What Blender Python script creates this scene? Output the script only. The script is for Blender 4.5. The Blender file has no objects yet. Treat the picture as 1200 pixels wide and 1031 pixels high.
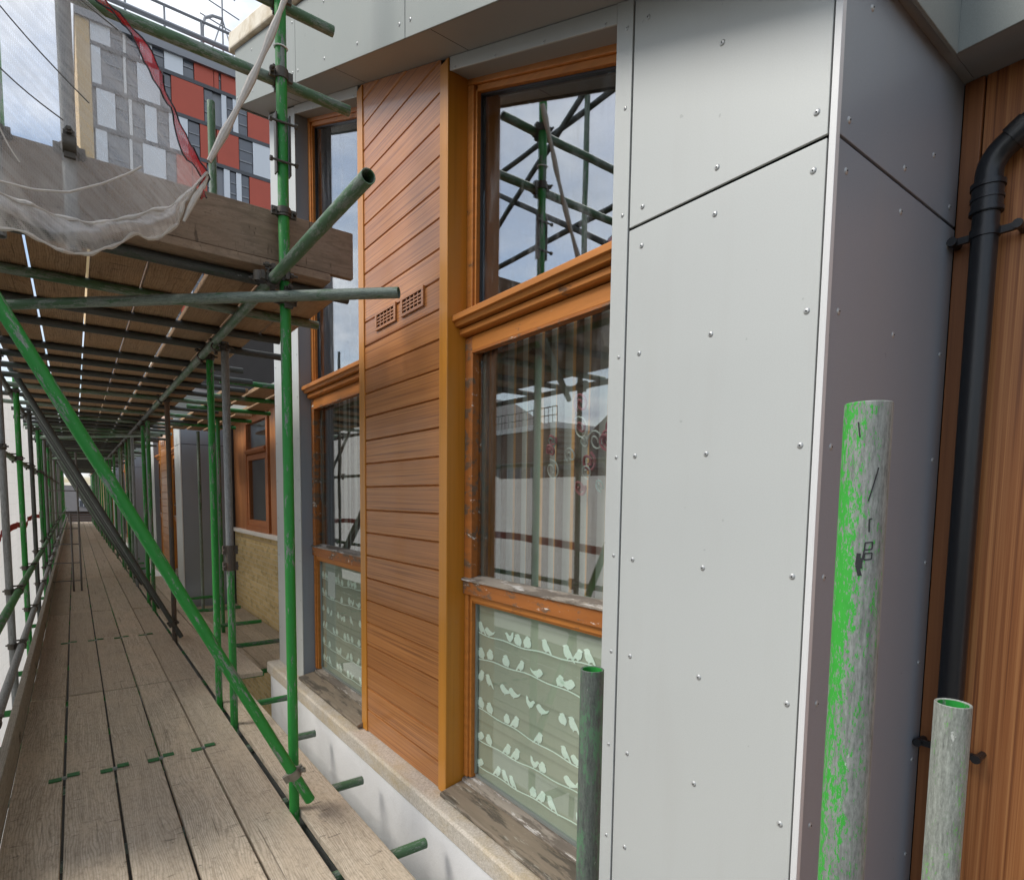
import bpy, bmesh, math, random
from mathutils import Vector, Matrix, Euler
rnd = random.Random(11)
scene = bpy.context.scene
COL = scene.collection
PI = math.pi

# ------------------------------------------------------------------ helpers
class MB:
    """collects polygons and links them as one mesh object"""
    def __init__(s): s.v = []; s.f = []
    def poly(s, pts):
        n = len(s.v); s.v += [tuple(p) for p in pts]; s.f.append(tuple(range(n, n + len(pts)))); return s
    def box(s, x0, x1, y0, y1, z0, z1):
        n = len(s.v)
        s.v += [(x, y, z) for x in (x0, x1) for y in (y0, y1) for z in (z0, z1)]
        for f in ((0,1,3,2),(4,6,7,5),(0,4,5,1),(2,3,7,6),(0,2,6,4),(1,5,7,3)): s.f.append(tuple(n+i for i in f))
        return s
    def hexa(s, P):
        """eight corners in the order of box()"""
        n = len(s.v); s.v += [tuple(p) for p in P]
        for f in ((0,1,3,2),(4,6,7,5),(0,4,5,1),(2,3,7,6),(0,2,6,4),(1,5,7,3)): s.f.append(tuple(n+i for i in f))
        return s
    def slope(s, x0, x1, y0, y1, b0, b1, t0, t1):
        """box between y0 and y1 whose bottom and top heights differ at the two ends"""
        return s.hexa([(x0,y0,b0),(x0,y0,t0),(x0,y1,b1),(x0,y1,t1),(x1,y0,b0),(x1,y0,t0),(x1,y1,b1),(x1,y1,t1)])
    def prism(s, prof, axis, a, b):
        """closed 2-D profile swept along an axis from a to b"""
        n = len(s.v); k = len(prof)
        def P(q, t): return {'y': (q[0], t, q[1]), 'x': (t, q[0], q[1]), 'z': (q[0], q[1], t)}[axis]
        s.v += [P(q, a) for q in prof] + [P(q, b) for q in prof]
        for i in range(k): s.f.append((n+i, n+(i+1) % k, n+k+(i+1) % k, n+k+i))
        s.f.append(tuple(n+i for i in range(k))[::-1]); s.f.append(tuple(n+k+i for i in range(k)))
        return s
    def rod(s, p0, p1, r, k=10, caps=True):
        p0, p1 = Vector(p0), Vector(p1); q = (p1-p0).to_track_quat('Z', 'Y'); n = len(s.v)
        for p in (p0, p1):
            for i in range(k):
                a = 2*PI*i/k; s.v.append(tuple(p + q @ Vector((r*math.cos(a), r*math.sin(a), 0))))
        for i in range(k): s.f.append((n+i, n+(i+1) % k, n+k+(i+1) % k, n+k+i))
        if caps: s.f.append(tuple(n+i for i in range(k))[::-1]); s.f.append(tuple(n+k+i for i in range(k)))
        return s
    def path(s, pts, r, k=8):
        """round tube along a polyline with mitred joints"""
        pts = [Vector(p) for p in pts]; n = len(s.v); m = len(pts)
        d0 = (pts[1]-pts[0]).normalized(); up = Vector((0,0,1)) if abs(d0.z) < .9 else Vector((1,0,0))
        e1 = d0.cross(up).normalized(); pd = d0
        for i, p in enumerate(pts):
            d = ((pts[min(i+1, m-1)]-p).normalized() if i < m-1 else Vector()) + ((p-pts[max(i-1, 0)]).normalized() if i else Vector())
            d.normalize(); e1 = (pd.rotation_difference(d) @ e1).normalized(); pd = d; e2 = d.cross(e1)
            rr = r[i] if isinstance(r, (list, tuple)) else r
            for j in range(k):
                a = 2*PI*j/k; s.v.append(tuple(p + rr*(math.cos(a)*e1 + math.sin(a)*e2)))
        for i in range(m-1):
            for j in range(k): s.f.append((n+i*k+j, n+i*k+(j+1) % k, n+(i+1)*k+(j+1) % k, n+(i+1)*k+j))
        s.f.append(tuple(n+j for j in range(k))[::-1]); s.f.append(tuple(n+(m-1)*k+j for j in range(k)))
        return s
    def mesh(s, name, mat, smooth=False, ang=35):
        me = bpy.data.meshes.new(name); me.from_pydata(s.v, [], s.f); me.validate()
        bm = bmesh.new(); bm.from_mesh(me); bmesh.ops.recalc_face_normals(bm, faces=bm.faces); bm.to_mesh(me); bm.free()
        for m in (mat if isinstance(mat, (list, tuple)) else [mat]): me.materials.append(m)
        if smooth:
            me.shade_smooth(); me.set_sharp_from_angle(angle=math.radians(ang))
        return me
    def build(s, name, mat, parent=None, smooth=False, bevel=0, ang=35):
        o = bpy.data.objects.new(name, s.mesh(name, mat, smooth, ang)); COL.objects.link(o)
        if bevel:
            b = o.modifiers.new('Bevel', 'BEVEL'); b.width = bevel; b.segments = 2; b.limit_method = 'ANGLE'; b.angle_limit = math.radians(40)
        if parent: adopt(o, parent)
        return o
WM = {}
def world(o):
    m = o.matrix_basis.copy() if o.name in WM else o.matrix_basis.copy()
    if o.parent: m = world(o.parent) @ o.matrix_parent_inverse @ m
    return m
def adopt(o, parent):
    """keep o where it is in the world while making it a child"""
    o.parent = parent; o.matrix_parent_inverse = world(parent).inverted()
def tag(o, label, cat, group=None, kind=None):
    if label: o['label'] = label
    if cat: o['category'] = cat
    if group: o['group'] = group
    if kind: o['kind'] = kind
    return o
def thing(name, label, cat, loc=(0,0,0), group=None):
    o = bpy.data.objects.new(name, None); COL.objects.link(o); o.location = loc; o.empty_display_size = .1
    return tag(o, label, cat, group)
def copy_tree(o, shift, skip=(), parent=None, kids=None):
    c = o.copy(); COL.objects.link(c)
    if parent is None: c.location = o.location + Vector(shift)
    else: c.parent = parent; c.matrix_parent_inverse = o.matrix_parent_inverse.copy()
    for ch in KIDS(o):
        if ch.name.split('.')[0] not in skip: copy_tree(ch, shift, skip, c)
    return c
def KIDS(o): return [x for x in list(COL.objects) if x.parent == o]
ONES = ['','first','second','third','fourth','fifth','sixth','seventh','eighth','ninth','tenth','eleventh','twelfth','thirteenth','fourteenth','fifteenth','sixteenth','seventeenth','eighteenth','nineteenth']
def ordinal(n):
    if n < 20: return ONES[n]
    t, u = divmod(n, 10); T = {2:'twent', 3:'thirt', 4:'fort', 5:'fift', 6:'sixt', 7:'sevent', 8:'eight'}[t]
    return T + ('ieth' if u == 0 else 'y-' + ONES[u])

# ------------------------------------------------------------------ materials
class NT:
    def __init__(s, name):
        s.m = bpy.data.materials.new(name); s.m.use_nodes = True; s.t = s.m.node_tree; s.t.nodes.clear()
        s.out = s.n('ShaderNodeOutputMaterial')
    def n(s, typ, **kw):
        nd = s.t.nodes.new(typ)
        for k, v in kw.items():
            if k.startswith('i_'):
                key = k[2:]; key = int(key) if key.isdigit() else key.replace('_', ' ')
                s.put(nd.inputs[key], v)
            else: setattr(nd, k, v)
        return nd
    def put(s, sock, v):
        if isinstance(v, bpy.types.NodeSocket): s.t.links.new(v, sock)
        elif isinstance(v, bpy.types.Node): s.t.links.new(v.outputs[0], sock)
        else:
            if isinstance(v, (tuple, list)) and len(v) == 3 and sock.type == 'RGBA': v = (*v, 1)
            sock.default_value = v
    def coord(s, scale=(1,1,1), rand=0, kind='Object'):
        c = s.n('ShaderNodeTexCoord').outputs[kind]
        if rand:
            r = s.n('ShaderNodeObjectInfo').outputs['Random']
            mm = s.n('ShaderNodeMath', operation='MULTIPLY', i_0=r, i_1=rand)
            c = s.n('ShaderNodeVectorMath', operation='ADD', i_0=c, i_1=mm.outputs[0]).outputs[0]
        return s.n('ShaderNodeVectorMath', operation='MULTIPLY', i_0=c, i_1=scale).outputs[0]
    def noise(s, vec, scale=1, detail=4, rough=.55, dist=0):
        return s.n('ShaderNodeTexNoise', i_Vector=vec, i_Scale=scale, i_Detail=detail, i_Roughness=rough, i_Distortion=dist).outputs[0]
    def ramp(s, fac, stops, interp='LINEAR'):
        r = s.n('ShaderNodeValToRGB', i_Fac=fac); e = r.color_ramp.elements; r.color_ramp.interpolation = interp
        while len(e) < len(stops): e.new(.5)
        for i, (p, c) in enumerate(stops):
            e[i].position = p; e[i].color = (*c, 1) if isinstance(c, (tuple, list)) else (c, c, c, 1)
        return r.outputs[0]
    def mix(s, fac, a, b, mode='MIX'):
        m = s.n('ShaderNodeMix', data_type='RGBA', blend_type=mode)
        s.put(m.inputs[0], fac); s.put(m.inputs[6], a); s.put(m.inputs[7], b); return m.outputs[2]
    def math(s, op, a, b=0, c=None):
        m = s.n('ShaderNodeMath', operation=op); s.put(m.inputs[0], a); s.put(m.inputs[1], b)
        if c is not None: s.put(m.inputs[2], c)
        return m.outputs[0]
    def bump(s, h, strength=.2, dist=.01):
        return s.n('ShaderNodeBump', i_Height=h, i_Strength=strength, i_Distance=dist).outputs[0]
    def pbr(s, col, rough=.6, metal=0, normal=None, spec=.5, **kw):
        p = s.n('ShaderNodeBsdfPrincipled'); s.put(p.inputs['Base Color'], col); s.put(p.inputs['Roughness'], rough)
        s.put(p.inputs['Metallic'], metal); s.put(p.inputs['Specular IOR Level'], spec)
        if normal is not None: s.put(p.inputs['Normal'], normal)
        for k, v in kw.items(): s.put(p.inputs[k.replace('_', ' ')], v)
        return p.outputs[0]
    def done(s, sh): s.t.links.new(sh, s.out.inputs[0]); return s.m

def m_plain(name, col, rough=.6, metal=0, var=.15, scale=6, spec=.5, bump=0):
    t = NT(name); n = t.noise(t.coord(rand=20), scale, 5)
    c = t.mix(n, tuple(x*(1-var) for x in col), tuple(min(1, x*(1+var)) for x in col))
    return t.done(t.pbr(c, rough, metal, t.bump(t.noise(t.coord(rand=20), scale*8, 3), bump, .004) if bump else None, spec))

def m_tube(name, paint, metal_col, cover, speck=.12, rough=.5, dirt=.3, splat=.7, side=None):
    """green paint over weathered galvanised steel; grain runs along the tube (local z)"""
    t = NT(name)
    v = t.coord((30, 30, 6), 40); v2 = t.coord((95, 95, 26), 40); v3 = t.coord((2.2, 2.2, 1.3), 40)
    a = t.noise(v, 1, 6, .65); b = t.noise(v2, 1, 4, .7); c = t.noise(v3, 1, 2)
    fn = t.noise(t.coord((330, 330, 120), 40), 1, 4, .75)
    f = t.math('ADD', t.math('MULTIPLY', a, .55-speck*.25), t.math('ADD', t.math('ADD', t.math('MULTIPLY', b, .3), t.math('MULTIPLY', fn, speck)), t.math('MULTIPLY', c, .35-speck*.5)))
    if side:
        dp_ = t.n('ShaderNodeVectorMath', operation='DOT_PRODUCT', i_0=t.n('ShaderNodeNewGeometry').outputs['Normal'], i_1=side[:3]).outputs['Value']
        f = t.math('SUBTRACT', f, t.math('MULTIPLY', dp_, side[3]))
    msk = t.ramp(f, [(cover-.02, 1.0), (cover+.02, 0.0)])
    sn = t.math('ADD', t.math('MULTIPLY', t.noise(t.coord((210, 210, 24), 40), 1, 6, .75), .6), t.math('MULTIPLY', fn, .4))
    steel = t.mix(t.ramp(sn, [(.34, 0.0), (.64, 1.0)]), tuple(x*.42 for x in metal_col), tuple(min(1, x*1.45) for x in metal_col))
    gr = t.mix(b, tuple(x*.75 for x in paint), tuple(min(1, x*1.25) for x in paint))
    rv = t.n('ShaderNodeObjectInfo').outputs['Random']
    gr = t.mix(t.math('MULTIPLY', rv, .35), gr, tuple(x*.45+.02 for x in paint))
    col = t.mix(msk, steel, gr)
    d = t.ramp(t.noise(t.coord((40, 40, 9), 70), 1, 6, .7), [(.60, 0.0), (.72, dirt)])
    col = t.mix(d, col, (.035, .03, .025))
    spl = t.ramp(t.noise(t.coord((34, 34, 15), 90), 1, 5, .7), [(.70, 0.0), (.72, splat)])
    col = t.mix(spl, col, (.58, .60, .56))
    bm = t.bump(t.math('ADD', msk, t.math('MULTIPLY', b, .8)), .18, .002)
    return t.done(t.pbr(col, t.math('ADD', rough, t.math('MULTIPLY', b, .15)), t.math('MULTIPLY', t.math('SUBTRACT', 1, msk), .25), bm))

def m_board(name, c0, c1, c2, dirt=.5):
    """weathered scaffold board, grain along local y"""
    t = NT(name)
    v = t.coord((1, 1, 1), 60)
    warp = t.noise(t.n('ShaderNodeVectorMath', operation='MULTIPLY', i_0=v, i_1=(5, 1.1, 5)).outputs[0], 1, 3)
    vv = t.n('ShaderNodeVectorMath', operation='MULTIPLY', i_0=v, i_1=(34, 1.0, 34)).outputs[0]
    vv = t.n('ShaderNodeVectorMath', operation='ADD', i_0=vv, i_1=t.n('ShaderNodeVectorMath', operation='MULTIPLY', i_0=t.n('ShaderNodeCombineXYZ', i_X=warp, i_Y=warp, i_Z=warp).outputs[0], i_1=(4.2, .5, 4.2)).outputs[0]).outputs[0]
    grain = t.noise(vv, 1.5, 8, .68)
    V = lambda sc: t.n('ShaderNodeVectorMath', operation='MULTIPLY', i_0=v, i_1=sc).outputs[0]
    ring = t.n('ShaderNodeTexWave', i_Vector=vv, i_Scale=.9, i_Distortion=6, i_Detail=4, i_Detail_Scale=.8, bands_direction='X').outputs[1]
    fine = t.noise(V((420, 14, 420)), 1, 5, .75)
    mott = t.noise(V((70, 26, 70)), 1, 6, .75)
    blot = t.noise(V((5, 2.2, 5)), 1, 6, .65)
    col = t.mix(t.ramp(t.math('ADD', t.math('MULTIPLY', grain, .5), t.math('MULTIPLY', fine, .5)), [(.36, 0.0), (.64, 1.0)]), c0, c1)
    col = t.mix(t.math('MULTIPLY', t.ramp(ring, [(.55, 0.0), (.92, 1.0)]), .38), col, tuple(x*.42 for x in c0))
    col = t.mix(t.ramp(blot, [(.42, 0.0), (.68, .75)]), col, c2)
    col = t.mix(t.ramp(mott, [(.48, 0.0), (.72, .65)]), col, tuple(x*.5 for x in c0))
    rv = t.n('ShaderNodeObjectInfo').outputs['Random']
    col = t.mix(t.math('MULTIPLY', rv, .5), col, (c1[0]*.44, c1[1]*.43, c1[2]*.42))
    crack = t.ramp(t.noise(V((80, 1.1, 80)), 1, 3, .5, .3), [(.285, 1.0), (.325, 0.0)])
    nick = t.ramp(t.noise(V((19, 30, 19)), 1, 5, .65), [(.285, 1.0), (.335, 0.0)])
    dent = t.ramp(t.noise(V((9, 52, 9)), 1, 4, .6, .5), [(.305, 1.0), (.365, 0.0)])
    nick = t.math('MAXIMUM', nick, t.math('MULTIPLY', dent, .8))
    dk = t.math('MAXIMUM', t.math('MULTIPLY', crack, .7), nick)
    col = t.mix(t.math('MULTIPLY', dk, .72), col, (.05, .038, .028))
    sp = t.ramp(t.noise(V((46, 30, 46)), 1, 6, .75), [(.60, 0.0), (.74, dirt)])
    col = t.mix(sp, col, (.60, .56, .49))
    h = t.math('SUBTRACT', t.math('ADD', t.math('MULTIPLY', grain, .5), t.math('MULTIPLY', fine, .5)), dk)
    return t.done(t.pbr(col, .9, 0, t.bump(h, .6, .004), .2))

def m_panel(name, col, rough=.42, fleck=.10):
    t = NT(name); v = t.coord()
    f = t.noise(v, 260, 3, .7); big = t.noise(v, 1.6, 3); st = t.noise(t.coord((6, 6, .7)), 1.4, 4)
    c = t.mix(f, tuple(x*(1-fleck) for x in col), tuple(min(1, x*(1+fleck)) for x in col))
    c = t.mix(t.math('MULTIPLY', big, .16), c, tuple(x*.82 for x in col))
    c = t.mix(t.ramp(st, [(.50, 0.0), (.8, .15)]), c, (.35, .335, .305))
    sp = t.ramp(t.noise(v, 31, 2, .4), [(.76, 0.0), (.78, .5)])
    c = t.mix(sp, c, tuple(x*.6 for x in col))
    return t.done(t.pbr(c, t.math('ADD', rough, t.math('MULTIPLY', big, .12)), 0, t.bump(t.math('ADD', f, t.math('MULTIPLY', big, 6)), .10, .0008), .5))

def m_grain(name, dark, mid, light, axis='y', rough=.3, dens=1.0, bump=.2, coat=0, board=False):
    """wood-effect streaks running along one axis"""
    t = NT(name)
    s1 = {'y': (60, .8, 60), 'z': (45, 45, .5)}[axis]; s2 = {'y': (170, 1.3, 170), 'z': (130, 130, 1.1)}[axis]; s3 = {'y': (9, .6, 9), 'z': (9, 9, .25)}[axis]
    a = t.noise(t.coord(tuple(x*dens if x > 3 else x for x in s1)), 1, 5, .6); b = t.noise(t.coord(tuple(x*dens if x > 3 else x for x in s2)), 1, 4, .65); c = t.noise(t.coord(s3), 1, 3)
    col = t.ramp(t.math('ADD', t.math('MULTIPLY', a, .62), t.math('MULTIPLY', b, .38)), [(.37, dark), (.47, mid), (.62, light)])
    col = t.mix(t.math('MULTIPLY', c, .35), col, tuple(x*.7 for x in mid))
    if board:
        zz = t.n('ShaderNodeSeparateXYZ', i_0=t.coord()).outputs[2]
        wn = t.n('ShaderNodeTexWhiteNoise', noise_dimensions='1D', i_W=t.math('FLOOR', t.math('DIVIDE', t.math('ADD', zz, 1.488), .1412))).outputs[0]
        col = t.mix(t.math('MULTIPLY', wn, .42), col, tuple(x*.62 for x in mid))
    return t.done(t.pbr(col, t.math('ADD', rough, t.math('MULTIPLY', b, .12)), 0, t.bump(t.math('ADD', a, b), bump, .0012), .5, Coat_Weight=coat, Coat_Roughness=.12))

def m_worn(name, paint, bare, white, amount, seed=0):
    """varnish flaking off old timber"""
    t = NT(name); v = t.coord()
    g = t.noise(t.coord((40, 3, 40)), 1, 5, .6)
    k = seed or 1
    a = t.noise(t.coord((13, 5*k, 13)), 1, 7, .72); b = t.noise(t.coord((19, 8*k, 30)), 1.0, 7, .75)
    p = t.mix(g, tuple(x*.6 for x in paint), tuple(min(1, x*1.25) for x in paint))
    br = t.mix(g, tuple(x*.45 for x in bare), tuple(min(1, x*1.2) for x in bare))
    m1 = t.ramp(a, [(amount-.03, 1.0), (amount+.03, 0.0)])
    m2 = t.ramp(b, [(amount-.085, 1.0), (amount-.06, 0.0)])
    c = t.mix(m1, p, br); c = t.mix(m2, c, white)
    return t.done(t.pbr(c, .55, 0, t.bump(t.math('ADD', m1, t.math('MULTIPLY', g, .6)), .4, .003), .4))

def m_glass(name, tint=(.9, .95, .93), ior=2.0, smear=.0):
    t = NT(name)
    bf = t.n('ShaderNodeNewGeometry').outputs['Backfacing']
    fr = t.n('ShaderNodeFresnel', i_IOR=t.math('POWER', ior, t.math('SUBTRACT', 1.0, t.math('MULTIPLY', bf, 2.0)))).outputs[0]
    tr = t.n('ShaderNodeBsdfTransparent', i_Color=tint).outputs[0]
    v = t.coord((1.6, 1.6, 1.6))
    nb = t.bump(t.noise(v, .9, 2), .05, .02)
    gl = t.n('ShaderNodeBsdfGlossy', i_Color=(.97, .98, 1.0), i_Roughness=.0, i_Normal=nb).outputs[0]
    sh = t.n('ShaderNodeMixShader'); t.put(sh.inputs[0], fr); t.put(sh.inputs[1], tr); t.put(sh.inputs[2], gl)
    if smear:
        d = t.n('ShaderNodeBsdfDiffuse', i_Color=(.6, .62, .64)).outputs[0]
        mk = t.math('MULTIPLY', t.ramp(t.noise(t.coord((14, 14, 2.2)), 1, 6, .75), [(.50, 0.0), (.72, 1.0)]), smear)
        s2 = t.n('ShaderNodeMixShader'); t.put(s2.inputs[0], mk); t.put(s2.inputs[1], sh.outputs[0]); t.put(s2.inputs[2], d); sh = s2
    return t.done(sh.outputs[0])

def m_net(name, col, base, weave=420, folds=.25):
    t = NT(name); v = t.coord()
    w1 = t.n('ShaderNodeTexWave', i_Vector=v, i_Scale=weave/6.28, i_Distortion=1.5, i_Detail=1, bands_direction='X').outputs[1]
    w2 = t.n('ShaderNodeTexWave', i_Vector=v, i_Scale=weave/6.28, i_Distortion=1.5, i_Detail=1, bands_direction='Z').outputs[1]
    n = t.noise(t.coord((9, 9, 4)), 1, 6, .7, .6)
    f = t.math('ADD', base, t.math('MULTIPLY', t.math('SUBTRACT', t.math('MAXIMUM', w1, w2), .6), .15))
    sx = t.n('ShaderNodeSeparateXYZ', i_0=v).outputs
    dg = t.n('ShaderNodeCombineXYZ', i_X=t.math('MULTIPLY', t.math('ADD', sx[0], sx[2]), 38), i_Y=t.math('MULTIPLY', t.math('SUBTRACT', sx[0], sx[2]), 3), i_Z=0.0).outputs[0]
    st = t.noise(dg, 1, 4, .6, .4)
    f = t.math('ADD', f, t.math('MULTIPLY', t.math('SUBTRACT', st, .5), folds*2.5))
    f = t.math('ADD', f, t.math('MULTIPLY', t.math('SUBTRACT', n, .5), folds*2))
    d = t.n('ShaderNodeBsdfDiffuse', i_Color=(*col, 1)).outputs[0]; tl = t.n('ShaderNodeBsdfTranslucent', i_Color=(*col, 1)).outputs[0]
    dm = t.n('ShaderNodeMixShader', i_0=.45); t.put(dm.inputs[1], d); t.put(dm.inputs[2], tl)
    tr = t.n('ShaderNodeBsdfTransparent').outputs[0]
    sh = t.n('ShaderNodeMixShader'); t.put(sh.inputs[0], t.n('ShaderNodeClamp', i_Value=f).outputs[0]); t.put(sh.inputs[1], tr); t.put(sh.inputs[2], dm.outputs[0])
    return t.done(sh.outputs[0])

def m_brick(name, c1, c2, mort, scale=1.0, plane='yz'):
    t = NT(name); c = t.n('ShaderNodeTexCoord').outputs['Object']; sp = t.n('ShaderNodeSeparateXYZ', i_0=c)
    uv = t.n('ShaderNodeCombineXYZ', i_X=sp.outputs[1 if plane == 'yz' else 0], i_Y=sp.outputs[2], i_Z=0.0).outputs[0]
    b = t.n('ShaderNodeTexBrick', i_Vector=uv, i_Color1=c1, i_Color2=c2, i_Mortar=mort, i_Scale=scale, i_Mortar_Size=.006, i_Brick_Width=.225, i_Row_Height=.075, i_Bias=.1, i_Mortar_Smooth=.3)
    n = t.noise(t.coord((14, 14, 14)), 1, 6, .7)
    n2 = t.noise(t.coord((5.5, 5.5, 15)), 1, 3, .6)
    col = t.mix(t.ramp(n2, [(.56, 0.0), (.66, .55)]), b.outputs[0], tuple(x*.38 for x in c2))
    col = t.mix(t.math('MULTIPLY', n, .5), col, tuple(x*.6 for x in c1))
    return t.done(t.pbr(col, .9, 0, t.bump(t.math('SUBTRACT', n, b.outputs[1]), .5, .006), .2))

M = {}
GREEN = (.012, .24, .028)
M['green'] = m_tube('green_tube_paint', GREEN, (.20, .23, .20), .672, dirt=.3)
M['green2'] = m_tube('green_tube_scuffed', (.016, .19, .03), (.17, .19, .17), .65, dirt=.4)
M['dull'] = m_tube('dull_green_tube', (.075, .165, .075), (.20, .24, .20), .60, dirt=.45)
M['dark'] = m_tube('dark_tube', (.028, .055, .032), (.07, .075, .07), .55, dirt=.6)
M['galv'] = m_tube('galvanised_tube', (.05, .16, .06), (.23, .24, .24), .44, dirt=.45)
M['worn'] = m_tube('worn_green_tube', (.03, .40, .03), (.215, .23, .215), .637, speck=.55, dirt=.45, rough=.6, side=(-.38, .924, 0, .066))
M['worn2'] = m_tube('worn_pale_tube', (.13, .42, .07), (.25, .27, .24), .572, speck=.5, dirt=.35, rough=.6)
M['mossy'] = m_tube('mossy_dark_tube', (.085, .19, .10), (.10, .115, .10), .592, speck=.36, dirt=.8, rough=.7)
M['brown'] = m_tube('rusty_tube', (.13, .075, .045), (.10, .085, .07), .6, dirt=.5, rough=.7)
M['fit'] = m_plain('fitting_steel', (.085, .075, .062), .55, .45, .5, 40, bump=.4)
M['fitbright'] = m_plain('bright_fitting_steel', (.23, .21, .17), .5, .5, .4, 40, bump=.3)
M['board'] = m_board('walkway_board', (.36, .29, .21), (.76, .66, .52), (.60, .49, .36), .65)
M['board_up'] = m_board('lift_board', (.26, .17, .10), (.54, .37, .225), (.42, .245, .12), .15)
M['board_toe'] = m_board('edge_board', (.24, .175, .125), (.45, .34, .25), (.35, .245, .165), .2)
M['board_edge'] = m_board('pale_edge_board', (.34, .31, .26), (.50, .46, .40), (.40, .36, .30), .5)
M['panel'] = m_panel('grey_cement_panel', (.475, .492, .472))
M['panel_shaded'] = m_panel('shaded_cement_panel', (.275, .305, .338), .28)  # same cement panel, with the return's shade put into a darker colour
M['soffit'] = m_panel('soffit_board', (.30, .305, .30), .6)
M['fascia'] = m_panel('fascia_panel', (.245, .268, .25), .6, .22)
M['trim'] = m_panel('corner_trim', (.66, .66, .65), .35)
M['joint'] = m_plain('dark_joint', (.012, .012, .012), .9)
M['rivet'] = m_plain('rivet_cap', (.42, .43, .42), .35, .3, .1, 60)
M['clad'] = m_grain('oak_effect_cladding', (.155, .048, .012), (.46, .172, .044), (.64, .285, .085), 'y', .33, 2.1, .25, .3, board=True)
M['cladtrim'] = m_grain('orange_trim', (.50, .195, .018), (.57, .23, .022), (.61, .25, .028), 'z', .34, .6, .06, .2)
M['timber'] = m_grain('vertical_timber', (.14, .042, .013), (.35, .125, .037), (.55, .25, .088), 'z', .42, 1.7, .3, .1)
M['batten'] = m_grain('brown_batten', (.17, .06, .02), (.27, .10, .032), (.33, .13, .045), 'z', .45, .8, .2)
M['frame'] = m_worn('orange_window_frame', (.52, .19, .035), (.22, .11, .05), (.72, .68, .60), .36)
M['frame_flaky'] = m_worn('flaking_window_frame', (.40, .135, .028), (.20, .13, .08), (.74, .70, .62), .45)
M['rail_bare'] = m_worn('bare_weathered_rail', (.36, .31, .25), (.20, .165, .13), (.60, .57, .52), .50, .5)
M['sill'] = m_worn('weathered_sill', (.24, .19, .135), (.115, .095, .07), (.34, .31, .25), .47, .35)
M['frame_far'] = m_worn('red_brown_frame', (.36, .12, .035), (.2, .1, .05), (.5, .4, .3), .30)
M['gasket'] = m_plain('black_gasket', (.018, .018, .02), .5)
M['spacer'] = m_plain('aluminium_spacer', (.30, .33, .31), .4, .5)
M['glass'] = m_glass('window_glass', (.90, .94, .92), 2.35, .05)
M['glass_up'] = m_glass('upper_window_glass', (.75, .8, .8), 3.4, .14)
M['glass_lo'] = m_glass('film_window_glass', (.97, .99, .97), 1.6, .03)
t = NT('white_render'); n1 = t.noise(t.coord(), 90, 5, .7); n2 = t.noise(t.coord((2.2, 2.2, 3)), 1, 6, .65)
c = t.mix(n1, (.78, .77, .75), (.90, .89, .87)); c = t.mix(t.ramp(n2, [(.52, 0.0), (.80, .35)]), c, (.50, .47, .42))
M['render'] = t.done(t.pbr(c, .9, 0, t.bump(n1, .4, .004), .2))
M['ledge'] = NT('stone_ledge')
t = M['ledge']; n1 = t.noise(t.coord(), 105, 6, .8); n2 = t.noise(t.coord((6, 3, 6)), 1, 5, .7)
c = t.mix(t.ramp(n1, [(.36, 0.0), (.62, 1.0)]), (.40, .34, .265), (.70, .64, .55)); c = t.mix(t.ramp(n2, [(.45, 0.0), (.68, .65)]), c, (.50, .38, .20))
M['ledge'] = t.done(t.pbr(c, .9, 0, t.bump(n1, .5, .006), .2))
M['black'] = m_plain('black_plastic', (.012, .013, .015), .32, 0, .2, 30, .5, .15)
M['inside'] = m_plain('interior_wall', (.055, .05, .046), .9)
M['brick'] = m_brick('yellow_stock_brick', (.76, .58, .29), (.60, .43, .19), (.66, .58, .43))
M['brick_st'] = m_brick('street_brick', (.20, .12, .085), (.155, .09, .065), (.28, .25, .22), .5)
M['sillstone'] = m_plain('pale_sill', (.72, .68, .62), .8, 0, .1, 12)
M['cream'] = NT('cream_coping'); t = M['cream']
n1 = t.noise(t.coord((3, 3, 3)), 1, 6, .7); n2 = t.noise(t.coord((40, 9, 40)), 1, 5, .7)
c = t.mix(n2, (.62, .56, .45), (.80, .75, .64)); c = t.mix(t.ramp(n1, [(.46, 0.0), (.66, .8)]), c, (.42, .33, .20))
M['cream'] = t.done(t.pbr(c, .85, 0, t.bump(n2, .3, .006), .2))
M['frost'] = m_plain('frosted_bird', (.80, .93, .83), .7, 0, .06, 25)
M['paper'] = m_plain('white_paper', (.72, .74, .70), .8, 0, .06)
t = NT('bird_film'); sp = t.n('ShaderNodeSeparateXYZ', i_0=t.coord())
w = t.math('FRACT', t.math('MULTIPLY', sp.outputs[2], 9.0)); bd = t.ramp(w, [(.0, .2), (.06, 1.0), (.85, .9), (1.0, .35)])
c = t.mix(bd, (.35, .38, .295), (.49, .525, .42))
d = t.n('ShaderNodeBsdfDiffuse', i_Color=c).outputs[0]; tr = t.n('ShaderNodeBsdfTransparent', i_Color=(.5, .56, .47)).outputs[0]
sh = t.n('ShaderNodeMixShader', i_0=.82); t.put(sh.inputs[1], tr); t.put(sh.inputs[2], d); M['film'] = t.done(sh.outputs[0])
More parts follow.
